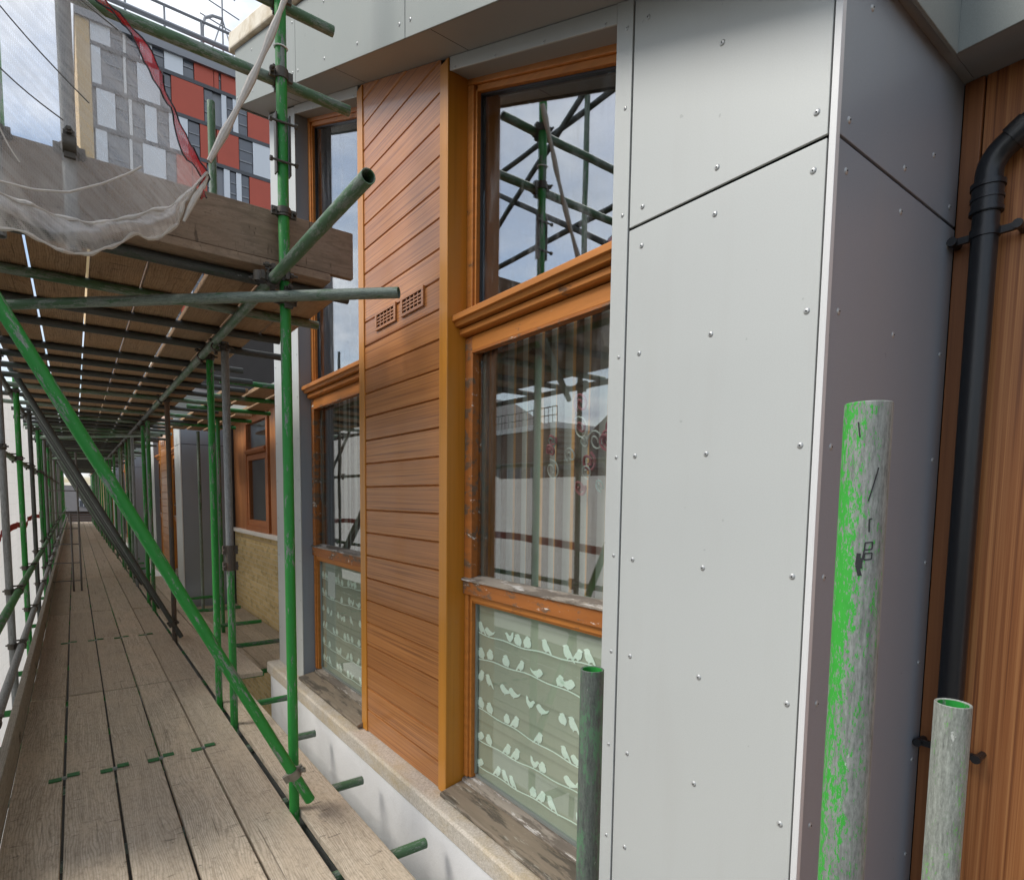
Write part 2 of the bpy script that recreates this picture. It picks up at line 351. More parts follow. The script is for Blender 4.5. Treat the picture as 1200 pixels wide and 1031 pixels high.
# striped curtain: tan edges, grey-brown bands and gaps paled to paint in reflected sheeting, repeating across the window
t = NT('striped_curtain'); sp = t.n('ShaderNodeSeparateXYZ', i_0=t.coord())
fr = t.math('FRACT', t.math('MULTIPLY', sp.outputs[1], 1/.105))
c = t.ramp(fr, [(0.0, (.78, .33, .12)), (.26, (.96, .52, .22)), (.29, (.62, .60, .56)), (.50, (.50, .48, .45)), (.53, (.15, .095, .07)), (.97, (.20, .13, .10)), (.99, (.78, .33, .12))])
c = t.mix(t.math('MULTIPLY', t.noise(t.coord((20, 20, 1)), 1, 3), .3), c, (.3, .27, .25))
M['curtain'] = t.done(t.pbr(c, .9, 0, None, .1, Emission_Strength=0.0))
M['pink'] = m_plain('pink_ribbon', (.52, .16, .18), .7); M['teal'] = m_plain('teal_ribbon', (.32, .52, .47), .7); M['lace'] = m_plain('white_lace', (.78, .76, .72), .8)
M['net'] = m_net('debris_netting', (.74, .725, .71), .37, 420, .22)
M['netdense'] = m_net('bunched_netting', (.78, .755, .73), .46, 420, .40)
M['netrope'] = m_plain('net_hem', (.56, .52, .47), .9, 0, .2, 40, .2, .4)
M['netred'] = m_net('red_netting_band', (.62, .04, .05), .66, 300, .3)
t = NT('sheeting'); v = t.coord(); n = t.noise(t.coord((1.2, 1.2, 2)), 1, 5, .6); g1 = t.math('FRACT', t.math('MULTIPLY', t.n('ShaderNodeSeparateXYZ', i_0=v).outputs[1], 8)); g2 = t.math('FRACT', t.math('MULTIPLY', t.n('ShaderNodeSeparateXYZ', i_0=v).outputs[2], 8))
g = t.math('MAXIMUM', t.ramp(g1, [(.93, 0.0), (.97, 1.0)]), t.ramp(g2, [(.93, 0.0), (.97, 1.0)]))
c = t.mix(n, (.76, .74, .70), (.88, .865, .83)); c = t.mix(t.math('MULTIPLY', g, .25), c, (.45, .44, .42))
d = t.n('ShaderNodeBsdfDiffuse', i_Color=c, i_Normal=t.bump(n, .6, .05)).outputs[0]; tl = t.n('ShaderNodeBsdfTranslucent', i_Color=c).outputs[0]
sh = t.n('ShaderNodeMixShader', i_0=.6); t.put(sh.inputs[1], d); t.put(sh.inputs[2], tl); M['sheet'] = t.done(sh.outputs[0])
M['red'] = m_plain('red_band', (.50, .05, .045), .8)
M['clip'] = m_plain('green_clip', (.03, .15, .045), .6, 0, .4, 40, bump=.3)
M['mark'] = m_plain('black_marker', (.015, .015, .017), .7)
M['ground'] = NT('tarmac_ground'); t = M['ground']; n1 = t.noise(t.coord(), 40, 4); c = t.mix(n1, (.018, .018, .018), (.04, .038, .036)); M['ground'] = t.done(t.pbr(c, .95))
M['t_grey'] = m_plain('tower_grey', (.29, .30, .32), .6, 0, .08, .5); M['t_light'] = m_plain('tower_light_panel', (.74, .78, .82), .45, 0, .05, .6)
M['t_red'] = m_plain('tower_red_panel', (.50, .085, .045), .5, 0, .12, .6); M['t_tan'] = m_plain('tower_tan_edge', (.62, .43, .20), .7, 0, .06, .6)
M['t_win'] = m_plain('tower_window', (.11, .125, .15), .15, 0, .5, .5, .7); M['t_band'] = m_plain('tower_band', (.085, .09, .10), .6)
M['roofdark'] = m_plain('slate_roof', (.09, .085, .085), .8, 0, .2, 3); M['white'] = m_plain('white_paint', (.76, .76, .74), .6, 0, .05)
M['steelthin'] = m_plain('thin_steel', (.14, .13, .12), .5, .4, .3, 20)

# ------------------------------------------------------------------ setting
g = MB().poly([(-400, -400, -3.8), (400, -400, -3.8), (400, 900, -3.8), (-400, 900, -3.8)]).build('ground', M['ground']); g['kind'] = 'structure'

# ------------------------------------------------------------------ the clad building
D = 1.45                                   # face of the grey panels
def zs(y): return 2.357 + .41*(y - 3.305)  # underside of the sloping roof edge
Y0, Y1 = .706, 5.46
house = thing('clad_building', 'grey panelled and oak clad building with sloping gable roof edge beside the scaffold', 'building', (2.0, 3.0, -3.8))
def P(name, mb, mat, parent=None, **kw): return mb.build(name, mat, parent or house, **kw)
rv = MB()
prof = [(0.0, .0040), (.0052, .0036), (.0085, .0020), (.0098, 0.0)]
K = 14
for i in range(len(prof)):
    for k in range(K):
        a = 2*PI*k/K; rv.v.append((-prof[i][1], prof[i][0]*math.cos(a), prof[i][0]*math.sin(a)))
for i in range(len(prof)-1):
    for k in range(K): rv.f.append((i*K+k, i*K+(k+1) % K, (i+1)*K+(k+1) % K, (i+1)*K+k))
rv_me = rv.mesh('rivet', [M['rivet'], M['joint']], True, 60)
RV0 = bpy.data.objects.new('rivet', rv_me)
used_rv = [False]
pin_me = MB().rod((-.0046, 0, 0), (-.0038, 0, 0), .0024, 8)
rv2 = MB(); rv2.v = list(rv.v); rv2.f = list(rv.f); rv2.rod((-.0047, 0, 0), (-.0030, 0, 0), .0024, 8)
rv_me = rv2.mesh('rivet', [M['rivet'], M['joint']], True, 60)
for p in rv_me.polygons[-10:]: p.material_index = 1
def rivet(panel, x, y, z, side='front', s=1.0):
    s *= .86
    o = bpy.data.objects.new('rivet', rv_me); COL.objects.link(o)
    o.location = (x, y, z); o.scale = (s, s, s)
    if side == 'end': o.rotation_euler = (0, 0, PI/2)       # faces -y
    adopt(o, panel); return o
th = .008
# front panels, right-hand pier
pl = P('cement_panel', MB().box(D, D+th, .7245, 1.338, -3.0, .8555), M['panel'], bevel=.0015)
pu = P('cement_panel', MB().slope(D, D+th, .7245, 1.338, .8645, .8645, zs(.727)-.002, zs(1.338)-.002), M['panel'], bevel=.0015)
ZR = [.793 - .3265*i for i in range(7)]
for z in ZR:
    for y in (.754, 1.021, 1.285): rivet(pl, D, y + rnd.uniform(-.003, .003), z + rnd.uniform(-.004, .004))
for y, z in ((.752, .925), (1.022, .915), (1.286, .911), (1.02, 1.235), (1.285, 1.46), (.754, 1.2)): rivet(pu, D, y, z)
ts = P('trim_strip', MB().slope(D-.0015, D+th, 1.3445, 1.413, -1.46, -1.46, zs(1.3445)-.002, zs(1.413)-.002), M['panel'], bevel=.0015)
for z in (1.478, 1.24, .914, .468, .143, -.184, -.512, -.838, -1.165): rivet(ts, D-.0015, 1.368, z, s=.8)
P('corner_trim', MB().prism([(D-.004, Y0-.004), (D-.004, .7185), (D+.012, .7185), (D+.012, Y0+.010), (D+.014, Y0+.010), (D+.014, Y0-.004)], 'z', -3.0, 1.283), M['trim'], bevel=.0012)
# return of the gable facing the camera
rl = P('return_panel', MB().box(1.469, 2.24, Y0, Y0+th, -3.0, .8555), M['panel_shaded'], bevel=.0015)
ru = P('return_panel', MB().box(1.469, 2.24, Y0, Y0+th, .8645, 1.285), M['panel_shaded'], bevel=.0015)
for z in ZR:
    for x in (1.512, 1.834, 2.187): rivet(rl, x, Y0, z, 'end')
for x, z in ((1.513, .909), (1.842, .909), (2.183, .908), (2.036, 1.009), (1.6, 1.2)): rivet(ru, x, Y0, z, 'end')
# the wall behind the panels, with the two window openings left free
bk = MB()
bk.slope(D+th+.03, D+.20, Y0+th+.02, 1.40, -3.0, -3.0, zs(.72)-.01, zs(1.40)-.01)
bk.slope(D+th+.012, D+.20, 4.78, Y1-.02, -3.0, -3.0, zs(4.78)-.01, zs(Y1-.02)-.01)
bk.slope(D+th+.012, D+.20, 2.485, 3.525, -1.5, -1.5, zs(2.485)-.01, zs(3.525)-.01)
bk.box(D+.16, 2.24, Y0+th+.012, .80, -3.0, 1.27)
P('backing_wall', bk, M['joint'])
# left-hand pier
lp = P('cement_panel', MB().slope(D, D+th, 4.775, Y1, -1.49, -1.49, zs(4.775)-.012, zs(Y1)-.012), M['panel'], bevel=.0015)
for z in [.79 - .3265*i for i in range(7)] + [1.12, 1.45, 1.8, 2.1]:
    for y in (4.81, 5.12, 5.42): rivet(lp, D, y, z)
P('reveal_panel', MB().slope(D+.009, 1.56, 4.776, 4.784, -1.49, -1.49, zs(4.78)-.05, zs(4.78)-.05), M['panel_shaded'])
P('return_panel', MB().slope(D+.001, 2.25, Y1+.001, Y1+.009, -3.0, -3.0, zs(Y1), zs(Y1)), M['panel_shaded'])
# lintel panels over the windows
def lintel(ya, yb, yja):
    l = P('lintel_panel', MB().slope(D, D+th, ya, yb, 1.525+.41*(ya-1.43), 1.525+.41*(yb-1.43), zs(ya)-.003, zs(yb)-.003), M['panel'], bevel=.0015)
    P('reveal_panel', MB().slope(D+.001, 1.60, ya, yb, 1.527+.41*(ya-1.43), 1.527+.41*(yb-1.43), 1.535+.41*(ya-1.43), 1.535+.41*(yb-1.43)), M['soffit'])
    n = int((yb-ya)/.33)
    for i in range(n+1):
        y = ya + .05 + i*(yb-ya-.1)/max(1, n); rivet(l, D, y, zs(y)-.055, s=.8)
lintel(1.415, 2.462, 0); lintel(3.545, 4.772, 0)
# oak-effect cladding between the windows
cb = MB(); z = -1.488; yl, yr = 3.463, 2.543
ztop = zs(3.463) - .004
while z < ztop:
    z1 = z + .1412
    def cap(y): return zs(y) - .004
    # the top boards are cut by the sloping soffit
    for (za, zb, xa, xb) in ((z, z+.006, D+.012, D+.001), (z+.006, z1-.006, D+.001, D+.001), (z1-.006, z1, D+.001, D+.012)):
        pa = [(yr, za), (yl, za), (yl, zb), (yr, zb)]
        # clip against line z = cap(y)
        out = []
        for i in range(4):
            (ya_, za_), (yb_, zb_) = pa[i], pa[(i+1) % 4]
            da, db = cap(ya_) - za_, cap(yb_) - zb_
            if da >= 0: out.append((ya_, za_))
            if (da >= 0) != (db >= 0):
                tt = da/(da-db); out.append((ya_+(yb_-ya_)*tt, za_+(zb_-za_)*tt))
        if len(out) >= 3:
            cb.poly([(xa + (xb-xa)*((q[1]-za)/(zb-za)), q[0], q[1]) for q in out])
    z = z1
clad = P('oak_cladding', cb, M['clad'])
pr = P('cladding_trim', MB().prism([(D-.006, 2.468), (D-.006, 2.544), (D+.02, 2.544), (D+.02, 2.48), (1.575, 2.48), (1.575, 2.468)], 'z', -1.488, zs(2.468)-.006), M['cladtrim'], bevel=.003)
P('cladding_trim', MB().prism([(D-.006, 3.462), (D-.006, 3.542), (1.575, 3.542), (1.575, 3.53), (D+.02, 3.53), (D+.02, 3.462)], 'z', -1.488, zs(3.462)-.006), M['cladtrim'], bevel=.003)
for y0, y1 in ((3.02, 3.288), (2.70, 2.957)):
    v = MB(); za, zb = .966, 1.064; x0, x1 = D-.010, D+.004
    v.box(x0, x1, y0, y0+.022, za, zb); v.box(x0, x1, y1-.022, y1, za, zb); v.box(x0, x1, y0+.022, y1-.022, za, za+.014); v.box(x0, x1, y0+.022, y1-.022, zb-.014, zb)
    for i in range(1, 4):
        zz = za+.014+i*(zb-za-.028)/4; v.box(x0+.002, x1-.002, y0+.022, y1-.022, zz-.0035, zz+.0035)
    for i in range(1, 5):
        yy = y0+.022+i*(y1-y0-.044)/5; v.box(x0+.003, x1-.003, yy-.004, yy+.004, za+.0142, zb-.0142)
    vo = v.build('air_vent', M['clad'], clad)
    MB().box(D-.0005, D-.0001, y0+.015, y1-.015, za+.01, zb-.01).build('vent_opening', M['joint'], clad)
# roof edge: soffit, fascia, coping
XF = 1.252
ya, yb = .678, 5.70
P('soffit', MB().slope(XF+.004, 1.66, ya+.004, yb, zs(ya), zs(yb), zs(ya)+.010, zs(yb)+.010), M['soffit'])
P('soffit', MB().box(1.662, 2.25, ya+.004, .83, 1.2865, 1.296), M['soffit'])
for y in (1.15, 2.3, 3.42, 4.6):
    P('soffit_joint', MB().slope(XF+.006, D-.001, y, y+.006, zs(y)-.0012, zs(y+.006)-.0012, zs(y)+.001, zs(y+.006)+.001), M['joint'])
jy = [ya, 2.497, 4.05, yb]
for i in range(3):
    a, b = jy[i] + (.003 if i else 0), jy[i+1] - (.003 if i < 2 else 0)
    fp = P('fascia_panel', MB().slope(XF-.010, XF, a, b, zs(a)-.012, zs(b)-.012, zs(a)+.445, zs(b)+.445), M['fascia'], bevel=.002)
    n = max(2, int((b-a)/.42))
    for q in range(n+1):
        y = a + .05 + q*(b-a-.1)/n
        for dz in (.055, .36): rivet(fp, XF-.010, y, zs(y)+dz, s=1.1)
P('fascia_panel', MB().box(XF, 2.051, ya-.010, ya, 1.268, 1.75), M['fascia'], bevel=.002)
P('fascia_panel', MB().slope(XF, 3.2, yb, yb+.01, zs(yb)-.012, zs(yb)-.012, zs(yb)+.445, zs(yb)+.445), M['fascia'])
P('roof_coping', MB().slope(XF-.045, XF+.06, ya-.03, yb+.05, zs(ya)+.466, zs(yb)+.466, zs(ya)+.60, zs(yb)+.60), M['cream'], bevel=.012)
P('roof_coping', MB().slope(XF-.04, 3.2, yb+.014, yb+.10, zs(yb)+.466, zs(yb)+.466, zs(yb)+.60, zs(yb)+.60), M['cream'], bevel=.012)
P('roof', MB().slope(XF+.062, 6.0, ya, yb+.012, zs(ya)+.40, zs(yb)+.40, zs(ya)+.47, zs(yb)+.47), M['roofdark'])
# eaves over the recess nearest the camera
P('fascia_panel', MB().box(2.053, 2.063, -3.0, ya+.001, 1.275, 1.80), M['fascia'], bevel=.002)
P('soffit', MB().box(2.064, 2.30, -3.0, ya+.003, 1.2875, 1.297), M['soffit'])
P('roof', MB().box(2.064, 6.0, -3.0, ya, 1.70, 1.80), M['roofdark'])
# timber wall of the near recess
tw = MB(); y = .651; i = 0
tw.box(2.262, 2.30, -3.0, .653, -3.8, 1.286)
while y > -2.9:
    tw.box(2.247, 2.2615, y-.596, y, -3.8, 1.286); y -= .600
P('timber_boards', tw, M['timber'])
P('corner_batten', MB().box(2.238, 2.30, .655, Y0-.002, -3.8, 1.286), M['batten'], bevel=.003)
# stone ledge and white rendered wall beneath
P('stone_ledge', MB().prism([(1.348, -1.590), (1.348, -1.508), (1.358, -1.494), (1.60, -1.484), (1.60, -1.590)], 'y', 1.415, Y1+.05), M['ledge'], bevel=.004)
P('rendered_wall', MB().box(1.372, 1.62, 1.415, Y1+.02, -3.8, -1.5915), M['render'])
P('rendered_wall', MB().box(1.48, 1.62, Y0+.03, 1.414, -3.8, -3.001), M['render'])
# interior seen through the glass
ins = MB(); x0, x1, a, b, z0, z1 = 1.665, 4.6, .9, 5.3, -2.0, 3.2
ins.poly([(x1,a,z0),(x1,b,z0),(x1,b,z1),(x1,a,z1)]); ins.poly([(x0,a,z0),(x1,a,z0),(x1,a,z1),(x0,a,z1)]); ins.poly([(x0,b,z0),(x1,b,z0),(x1,b,z1),(x0,b,z1)])
ins.poly([(x0,a,z0),(x1,a,z0),(x1,b,z0),(x0,b,z0)]); ins.poly([(x0,a,1.25),(x1,a,1.25),(x1,b,2.9),(x0,b,2.9)])
P('interior_wall', ins, M['inside'])
P('unseen_shade_wall', MB().box(1.45, 6.0, -9.8, -5.11, -3.8, 3.2).box(2.31, 6.0, -5.1, -3.01, -3.8, 1.8).box(2.30, 6.0, -3.0, Y1+5.8, -3.8, -2.05).box(4.65, 6.0, -3.0, 5.7, -2.0, 1.7), M['render'])  # first block is unseen, added to darken the return panels; rest backs the house

def bird_shapes():
    A = [(-.5,.35),(-.38,.62),(-.18,.78),(0,.72),(.12,.55),(.34,.42),(.62,.30),(1.0,.55),(.78,.12),(.5,-.08),(.2,-.22),(.12,-.42),(.06,-.2),(-.12,-.16),(-.3,.02),(-.4,.2)]
    B = [(-.16,.9),(.02,1.0),(.18,.9),(.24,.7),(.4,.5),(.46,.2),(.36,-.05),(.3,-.3),(.16,-.2),(-.1,-.22),(-.3,-.1),(-.42,.15),(-.4,.45),(-.26,.66),(-.34,.78)]
    C = [(-.3,.95),(-.1,1.05),(.08,.92),(.12,.7),(.3,.42),(.48,.05),(.72,-.5),(.5,-.38),(.3,-.1),(.1,-.18),(.02,-.4),(-.04,-.18),(-.22,-.08),(-.34,.2),(-.38,.5),(-.36,.72),(-.48,.82)]
    E = [(-.62,.55),(-.42,.72),(-.24,.62),(-.1,.42),(.12,.5),(.22,.85),(.42,.95),(.44,.6),(.4,.25),(.24,-.05),(.08,-.2),(.06,-.42),(0,-.22),(-.2,-.12),(-.36,.1),(-.44,.38)]
    return [A, B, C, E]
BIRDS = bird_shapes()
def window(ya, yb, seed, paper=False):
    """three-light timber window between ya (right) and yb (left): sloped upper light, sash, filmed lower light"""
    rr = random.Random(seed); X = 1.548; XG = 1.592
    def head(y): return 1.542 + .41*(y-1.529) + .0
    w = P('window', MB().slope(X, X+.07, ya-.02, yb+.0, head(ya-.02), head(yb), head(ya-.02)+.05, head(yb)+.05), M['frame'], bevel=.004)
    def F(name, mb, mat, **kw): return mb.build(name, mat, w, **kw)
    # jambs
    F('frame', MB().slope(X, X+.07, yb-.052, yb, .80, .80, head(yb-.052)-.002, head(yb)-.002), M['frame'], bevel=.004)
    F('frame', MB().slope(X+.012, X+.06, yb-.066, yb-.053, .80, .80, head(yb-.066)-.02, head(yb-.053)-.02), M['frame'], bevel=.002)
    F('frame', MB().slope(X, X+.07, ya-.02, ya+.012, .80, .80, head(ya-.02)-.002, head(ya+.012)-.002), M['frame'], bevel=.004)
    F('frame', MB().slope(X+.012, X+.06, ya+.013, yb-.067, head(ya+.013)-.028, head(yb-.067)-.028, head(ya+.013)-.001, head(yb-.067)-.001), M['frame'], bevel=.002)
    F('gasket', MB().slope(XG-.012, XG+.004, yb-.074, yb-.0665, .84, .84, head(yb-.074)-.03, head(yb-.0665)-.03).slope(XG-.012, XG+.004, ya+.013, yb-.0745, head(ya+.013)-.037, head(yb-.0745)-.037, head(ya+.013)-.029, head(yb-.0745)-.029), M['gasket'])
    F('pane', MB().slope(XG, XG+.004, ya+.0, yb-.0745, .845, .845, head(ya)-.036, head(yb-.0745)-.036), M['glass_up'])
    # hood moulding between upper light and sash
    ye = yb + .004 if yb < 3 else yb - .002
    F('hood', MB().prism([(1.470,.838),(1.470,.864),(1.480,.868),(1.60,.905),(1.60,.815),(1.49,.815),(1.484,.834)], 'y', ya-.02, ye), M['frame'], bevel=.002)
    F('hood', MB().prism([(1.512,.782),(1.512,.806),(1.522,.810),(1.60,.8145),(1.60,.770),(1.522,.776)], 'y', ya-.02, ye-.002), M['frame'], bevel=.002)
    # sash
    F('sash_frame', MB().box(X-.006, X+.06, yb-.062, yb-.002, -.465, .768), M['frame_flaky'], bevel=.004)
    F('sash_frame', MB().box(X-.004, X+.06, ya-.02, ya+.012, -.465, .768), M['frame_flaky'], bevel=.004)
    F('sash_frame', MB().box(X-.006, X+.06, ya+.0125, yb-.0625, .700, .768), M['frame'], bevel=.004)
    F('glazing_bead', MB().box(X-.010, X+.03, ya+.0125, yb-.063, .688, .6995).box(X-.008, X+.03, yb-.074, yb-.0632, -.385, .687), M['frame_flaky'], bevel=.002)
    F('spacer_bar', MB().box(XG+.002, XG+.014, yb-.105, yb-.078, -.375, .686), M['spacer'])
    F('pane', MB().box(XG-.004, XG, ya+.0, yb-.0745, -.385, .688), M['glass'])
    F('sash_rail', MB().prism([(X-.022,-.402),(X-.022,-.392),(X+.035,-.376),(X+.06,-.376),(X+.06,-.402)], 'y', ya-.02, yb-.003), M['rail_bare'], bevel=.002)
    F('sash_rail', MB().prism([(X-.012,-.470),(X-.012,-.4025),(X+.06,-.4025),(X+.06,-.470)], 'y', ya-.02, yb-.003), M['frame_flaky'], bevel=.003)
    # lower light
    zb = -1.408
    F('frame', MB().box(X-.002, X+.06, yb-.036, yb-.002, zb, -.472), M['frame'], bevel=.004)
    F('frame', MB().box(X+.010, X+.05, yb-.052, yb-.037, zb, -.472), M['frame'], bevel=.002)
    F('frame', MB().box(X-.002, X+.06, ya-.02, ya+.012, zb, -.472), M['frame'], bevel=.004)
    F('frame', MB().box(X+.004, X+.06, ya+.0125, yb-.0525, -.500, -.472).box(X+.014, X+.06, ya+.0125, yb-.0525, -.512, -.5005), M['frame'], bevel=.002)
    F('gasket', MB().box(XG-.012, XG+.002, yb-.062, yb-.0525, zb+.02, -.513).box(XG-.012, XG+.002, ya+.0125, yb-.063, zb+.004, zb+.018), M['spacer'])
    F('pane', MB().box(XG-.004, XG, ya+.0, yb-.0625, zb, -.51), M['glass_lo'])
    F('film', MB().poly([(XG+.006, ya, zb), (XG+.006, yb-.06, zb), (XG+.006, yb-.06, -.508), (XG+.006, ya, -.508)]), M['film'])
    bb = MB(); pitch = .136; row = 0; zz = -.655
    while zz > zb + .05:
        pts = []
        wire = row != 2
        yy = ya; ph = rr.uniform(0, 6)
        def wz(y): return zz + .012*math.sin((y-ya)*4.2+ph) + .004*math.sin(y*23+ph)
        n = 24; hw = .003
        if wire:
            for i in range(n):
                y0_, y1_ = ya + (yb-.062-ya)*i/n, ya + (yb-.062-ya)*(i+1)/n
                bb.poly([(XG+.0035, y0_, wz(y0_)-hw), (XG+.0035, y1_, wz(y1_)-hw), (XG+.0035, y1_, wz(y1_)+hw), (XG+.0035, y0_, wz(y0_)+hw)])
        y = yb - .085
        while y > ya + .03:
            for j in range(rr.choice((1, 2, 2, 3))):
                if y < ya + .03: break
                sh = BIRDS[rr.choice((0, 1, 1, 1, 2, 2, 2, 3))]; fl = rr.choice((-1, 1)); s = rr.uniform(.038, .046)
                base = wz(y) + .38*s
                pts = [(XG+.003, y - fl*q[0]*s*1.5, base + q[1]*s) for q in sh]
                bb.poly(pts if fl > 0 else pts[::-1]); y -= s*rr.uniform(1.35, 1.75)
            y -= rr.uniform(.03, .12)
        zz -= pitch; row += 1
    F('bird_decal', bb, M['frost'])
    if paper: F('paper_notice', MB().box(XG+.0015, XG+.0022, yb-.36, yb-.20, -.78, -.585), M['paper'])
    # sill
    F('sill', MB().prism([(1.405,-1.478),(1.405,-1.462),(1.412,-1.456),(1.535,-1.432),(1.535,-1.4835)], 'y', ya-.02, yb-.006), M['sill'], bevel=.004)
    F('sill', MB().prism([(1.536,-1.482),(1.536,-1.420),(1.585,-1.409),(1.63,-1.409),(1.63,-1.482)], 'y', ya-.02, yb-.004), M['rail_bare'], bevel=.003)
    return w
window(1.415, 2.466, 3); window(3.545, 4.775, 8, True)

# the recess beyond: brick apron, pale sill, timber wall with a casement
YB0, YB1 = Y1 + .0, 11.26
P('brick_wall', MB().box(2.25, 2.45, YB0+.012, YB1-.002, -3.8, -.605), M['brick'])
P('stone_sill', MB().box(2.19, 2.45, YB0+.012, YB1-.09, -.604, -.545), M['sillstone'], bevel=.006)
tb = MB(); y = YB1 - .09
while y > 6.0:
    if not (8.86 < y - .04 < 10.22): tb.box(2.262, 2.285, y-.094, y, -.544, 1.286)
    y -= .098
tb.box(2.286, 2.33, YB0+.012, YB1-.002, 1.22, 1.286).box(2.286, 2.33, YB0+.012, 8.86, -.544, 1.2199).box(2.286, 2.33, 10.25, YB1-.002, -.544, 1.2199)
P('timber_boards', tb, M['timber'])
P('corner_batten', MB().box(2.22, 2.30, YB1-.085, YB1-.004, -2.0, 1.286), M['gasket'])
rw = P('window', MB().box(2.235, 2.31, 8.86, 8.95, -.544, 1.22).box(2.235, 2.31, 10.15, 10.25, -.544, 1.22).box(2.235, 2.31, 8.951, 10.149, 1.13, 1.22).box(2.235, 2.31, 8.951, 10.149, -.544, -.46), M['frame_far'], bevel=.004)
MB().prism([(2.205,.69),(2.205,.72),(2.31,.76),(2.31,.64),(2.23,.66)], 'y', 8.951, 10.149).build('hood', M['frame_far'], rw, bevel=.003)
MB().box(2.245, 2.305, 8.952, 9.05, -.459, .639).box(2.245, 2.305, 10.05, 10.148, -.459, .639).box(2.245, 2.305, 9.051, 10.049, .56, .639).box(2.245, 2.305, 9.051, 10.049, -.459, -.37).build('sash_frame', M['frame_far'], rw, bevel=.003)
MB().box(2.275, 2.281, 9.05, 10.05, -.37, .56).box(2.275, 2.281, 8.95, 10.15, .76, 1.13).build('pane', M['glass'], rw)
MB().box(2.34, 2.35, 8.8, 10.3, -.5, 1.2).build('inner_blind', M['inside'], rw)
P('soffit', MB().box(2.064, 2.30, 5.712, YB1, 1.2875, 1.297), M['soffit'])
P('fascia_panel', MB().box(2.053, 2.063, 5.712, YB1, 1.275, 1.42), M['fascia'])
P('roof', MB().box(2.064, 6.0, 5.712, YB1, 1.33, 1.42), M['roofdark'])

# curtains hang inside the windows
def curtain(ya, yb, label, deco):
    cm = MB(); n = 150; x = 1.735
    prev = None
    for i in range(n+1):
        y = ya + (yb-ya)*i/n; xx = x + .014*math.sin(y/.105*2*PI) + .007*math.sin(y*31)
        if prev: cm.poly([(prev[0], prev[1], -.47), (xx, y, -.47), (xx, y, .80), (prev[0], prev[1], .80)])
        prev = (xx, y)
    c = thing('striped_curtain', label, 'curtain', (x, (ya+yb)/2, -.47))
    cm.build('curtain_fabric', M['curtain'], c, smooth=True, ang=80)
    if deco:
        rr = random.Random(5)
        for k in range(30):
            y = rr.uniform(1.46, 2.02); z = rr.uniform(-.02, .42)
            if abs(y-1.74)+abs(z-.2) > .42: continue
            mat = rr.choice(['pink', 'pink', 'lace', 'teal', 'pink']); R0 = rr.uniform(.022, .05); pts = []
            a0 = rr.uniform(0, 6)
            for q in range(20):
                a = a0 + q*.52; r = R0*(1-q/24); pts.append((1.700 - .008*math.sin(a), y + r*math.cos(a), z + r*math.sin(a)))
            MB().path(pts, .0035 if mat != 'pink' else .006, 5).build('ribbon_rosette', M[mat], c, smooth=True)
    return c
curtain(1.15, 2.62, 'striped tan and grey curtain with pink rosettes inside the large right window', True)
curtain(3.3, 5.0, 'plain striped tan and grey curtain inside the narrower left window', False)

# the same gable again and again along the terrace
PITCH = YB1 - Y0
for k in (1, 2, 3):
    c = copy_tree(house, (0, PITCH*k, 0), skip=('rivet', 'bird_decal', 'vent_opening', 'unseen_shade_wall', 'interior_wall') if k > 1 else ('rivet', 'unseen_shade_wall'))
    c['label'] = {1: 'second grey and oak clad gable along the terrace, beyond the yellow brick recess', 2: 'third grey clad gable along the terrace, mostly hidden by green tubes', 3: 'furthest grey clad gable at the far end of the terrace'}[k]
    # the nearest-recess pieces belong only to the first gable
    for ch in KIDS(c):
        n = ch.name.split('.')[0]
        if n in ('timber_boards', 'corner_batten', 'fascia_panel', 'soffit', 'roof'):
            ys = [v.co.y for v in ch.data.vertices]
            if min(ys) < -1: bpy.data.objects.remove(ch)
        elif n == 'corner_batten': pass
    for ch in KIDS(c):
        if ch.name.split('.')[0] == 'corner_batten' and ch.data.vertices[0].co.y < 1: bpy.data.objects.remove(ch)
    house['label'] = 'near grey panelled gable with oak cladding and two tall timber windows beside the scaffold'
    house['group'] = 'gables along the terrace'; c['group'] = 'gables along the terrace'

# ------------------------------------------------------------------ downpipe
dp = thing('downpipe', 'black plastic downpipe with swan-neck bend against the brown timber wall', 'drainpipe', (2.18, .575, -3.8))
px_, py_ = 2.19, .614
PR = .0335
MB().rod((px_, py_, -3.8), (px_, py_, .86), PR, 28).build('pipe', M['black'], dp, smooth=True)
el = [(px_, py_, .90), (px_, py_, .965)] + [(px_, py_-.085*(1-math.cos(a)), .965+.085*math.sin(a)) for a in [i*.17 for i in range(1, 7)]]
e = Vector(el[-1]); dr = (e-Vector(el[-2])).normalized(); el += [tuple(e+dr*.06), tuple(e+dr*.5)]
MB().path(el, PR+.001, 26).build('swan_neck', M['black'], dp, smooth=True)
m = MB()
for z0_, z1_, r in ((.855, .945, .039), (.928, .942, .043), (.893, .903, .0415), (.857, .868, .042)): m.rod((px_, py_, z0_), (px_, py_, z1_), r, 28)
m.build('socket', M['black'], dp, smooth=True)
e2 = e+dr*.01; MB().rod(tuple(e2), tuple(e2+dr*.045), .039, 26).build('socket', M['black'], dp, smooth=True)
for z in (.80, -.775):
    b = MB(); b.rod((px_, py_, z-.012), (px_, py_, z+.012), .0375, 24)
    for sg in (-1, 1):
        b.box(px_+.0, px_+.012, min(py_+sg*.036, py_+sg*.085), max(py_+sg*.036, py_+sg*.085), z-.010, z+.010)
        b.rod((2.185, py_+sg*.078, z), (2.246, py_+sg*.078, z), .010, 10); b.rod((2.176, py_+sg*.078, z), (2.190, py_+sg*.078, z), .013, 12)
    b.build('pipe_bracket', M['black'], dp, smooth=True)

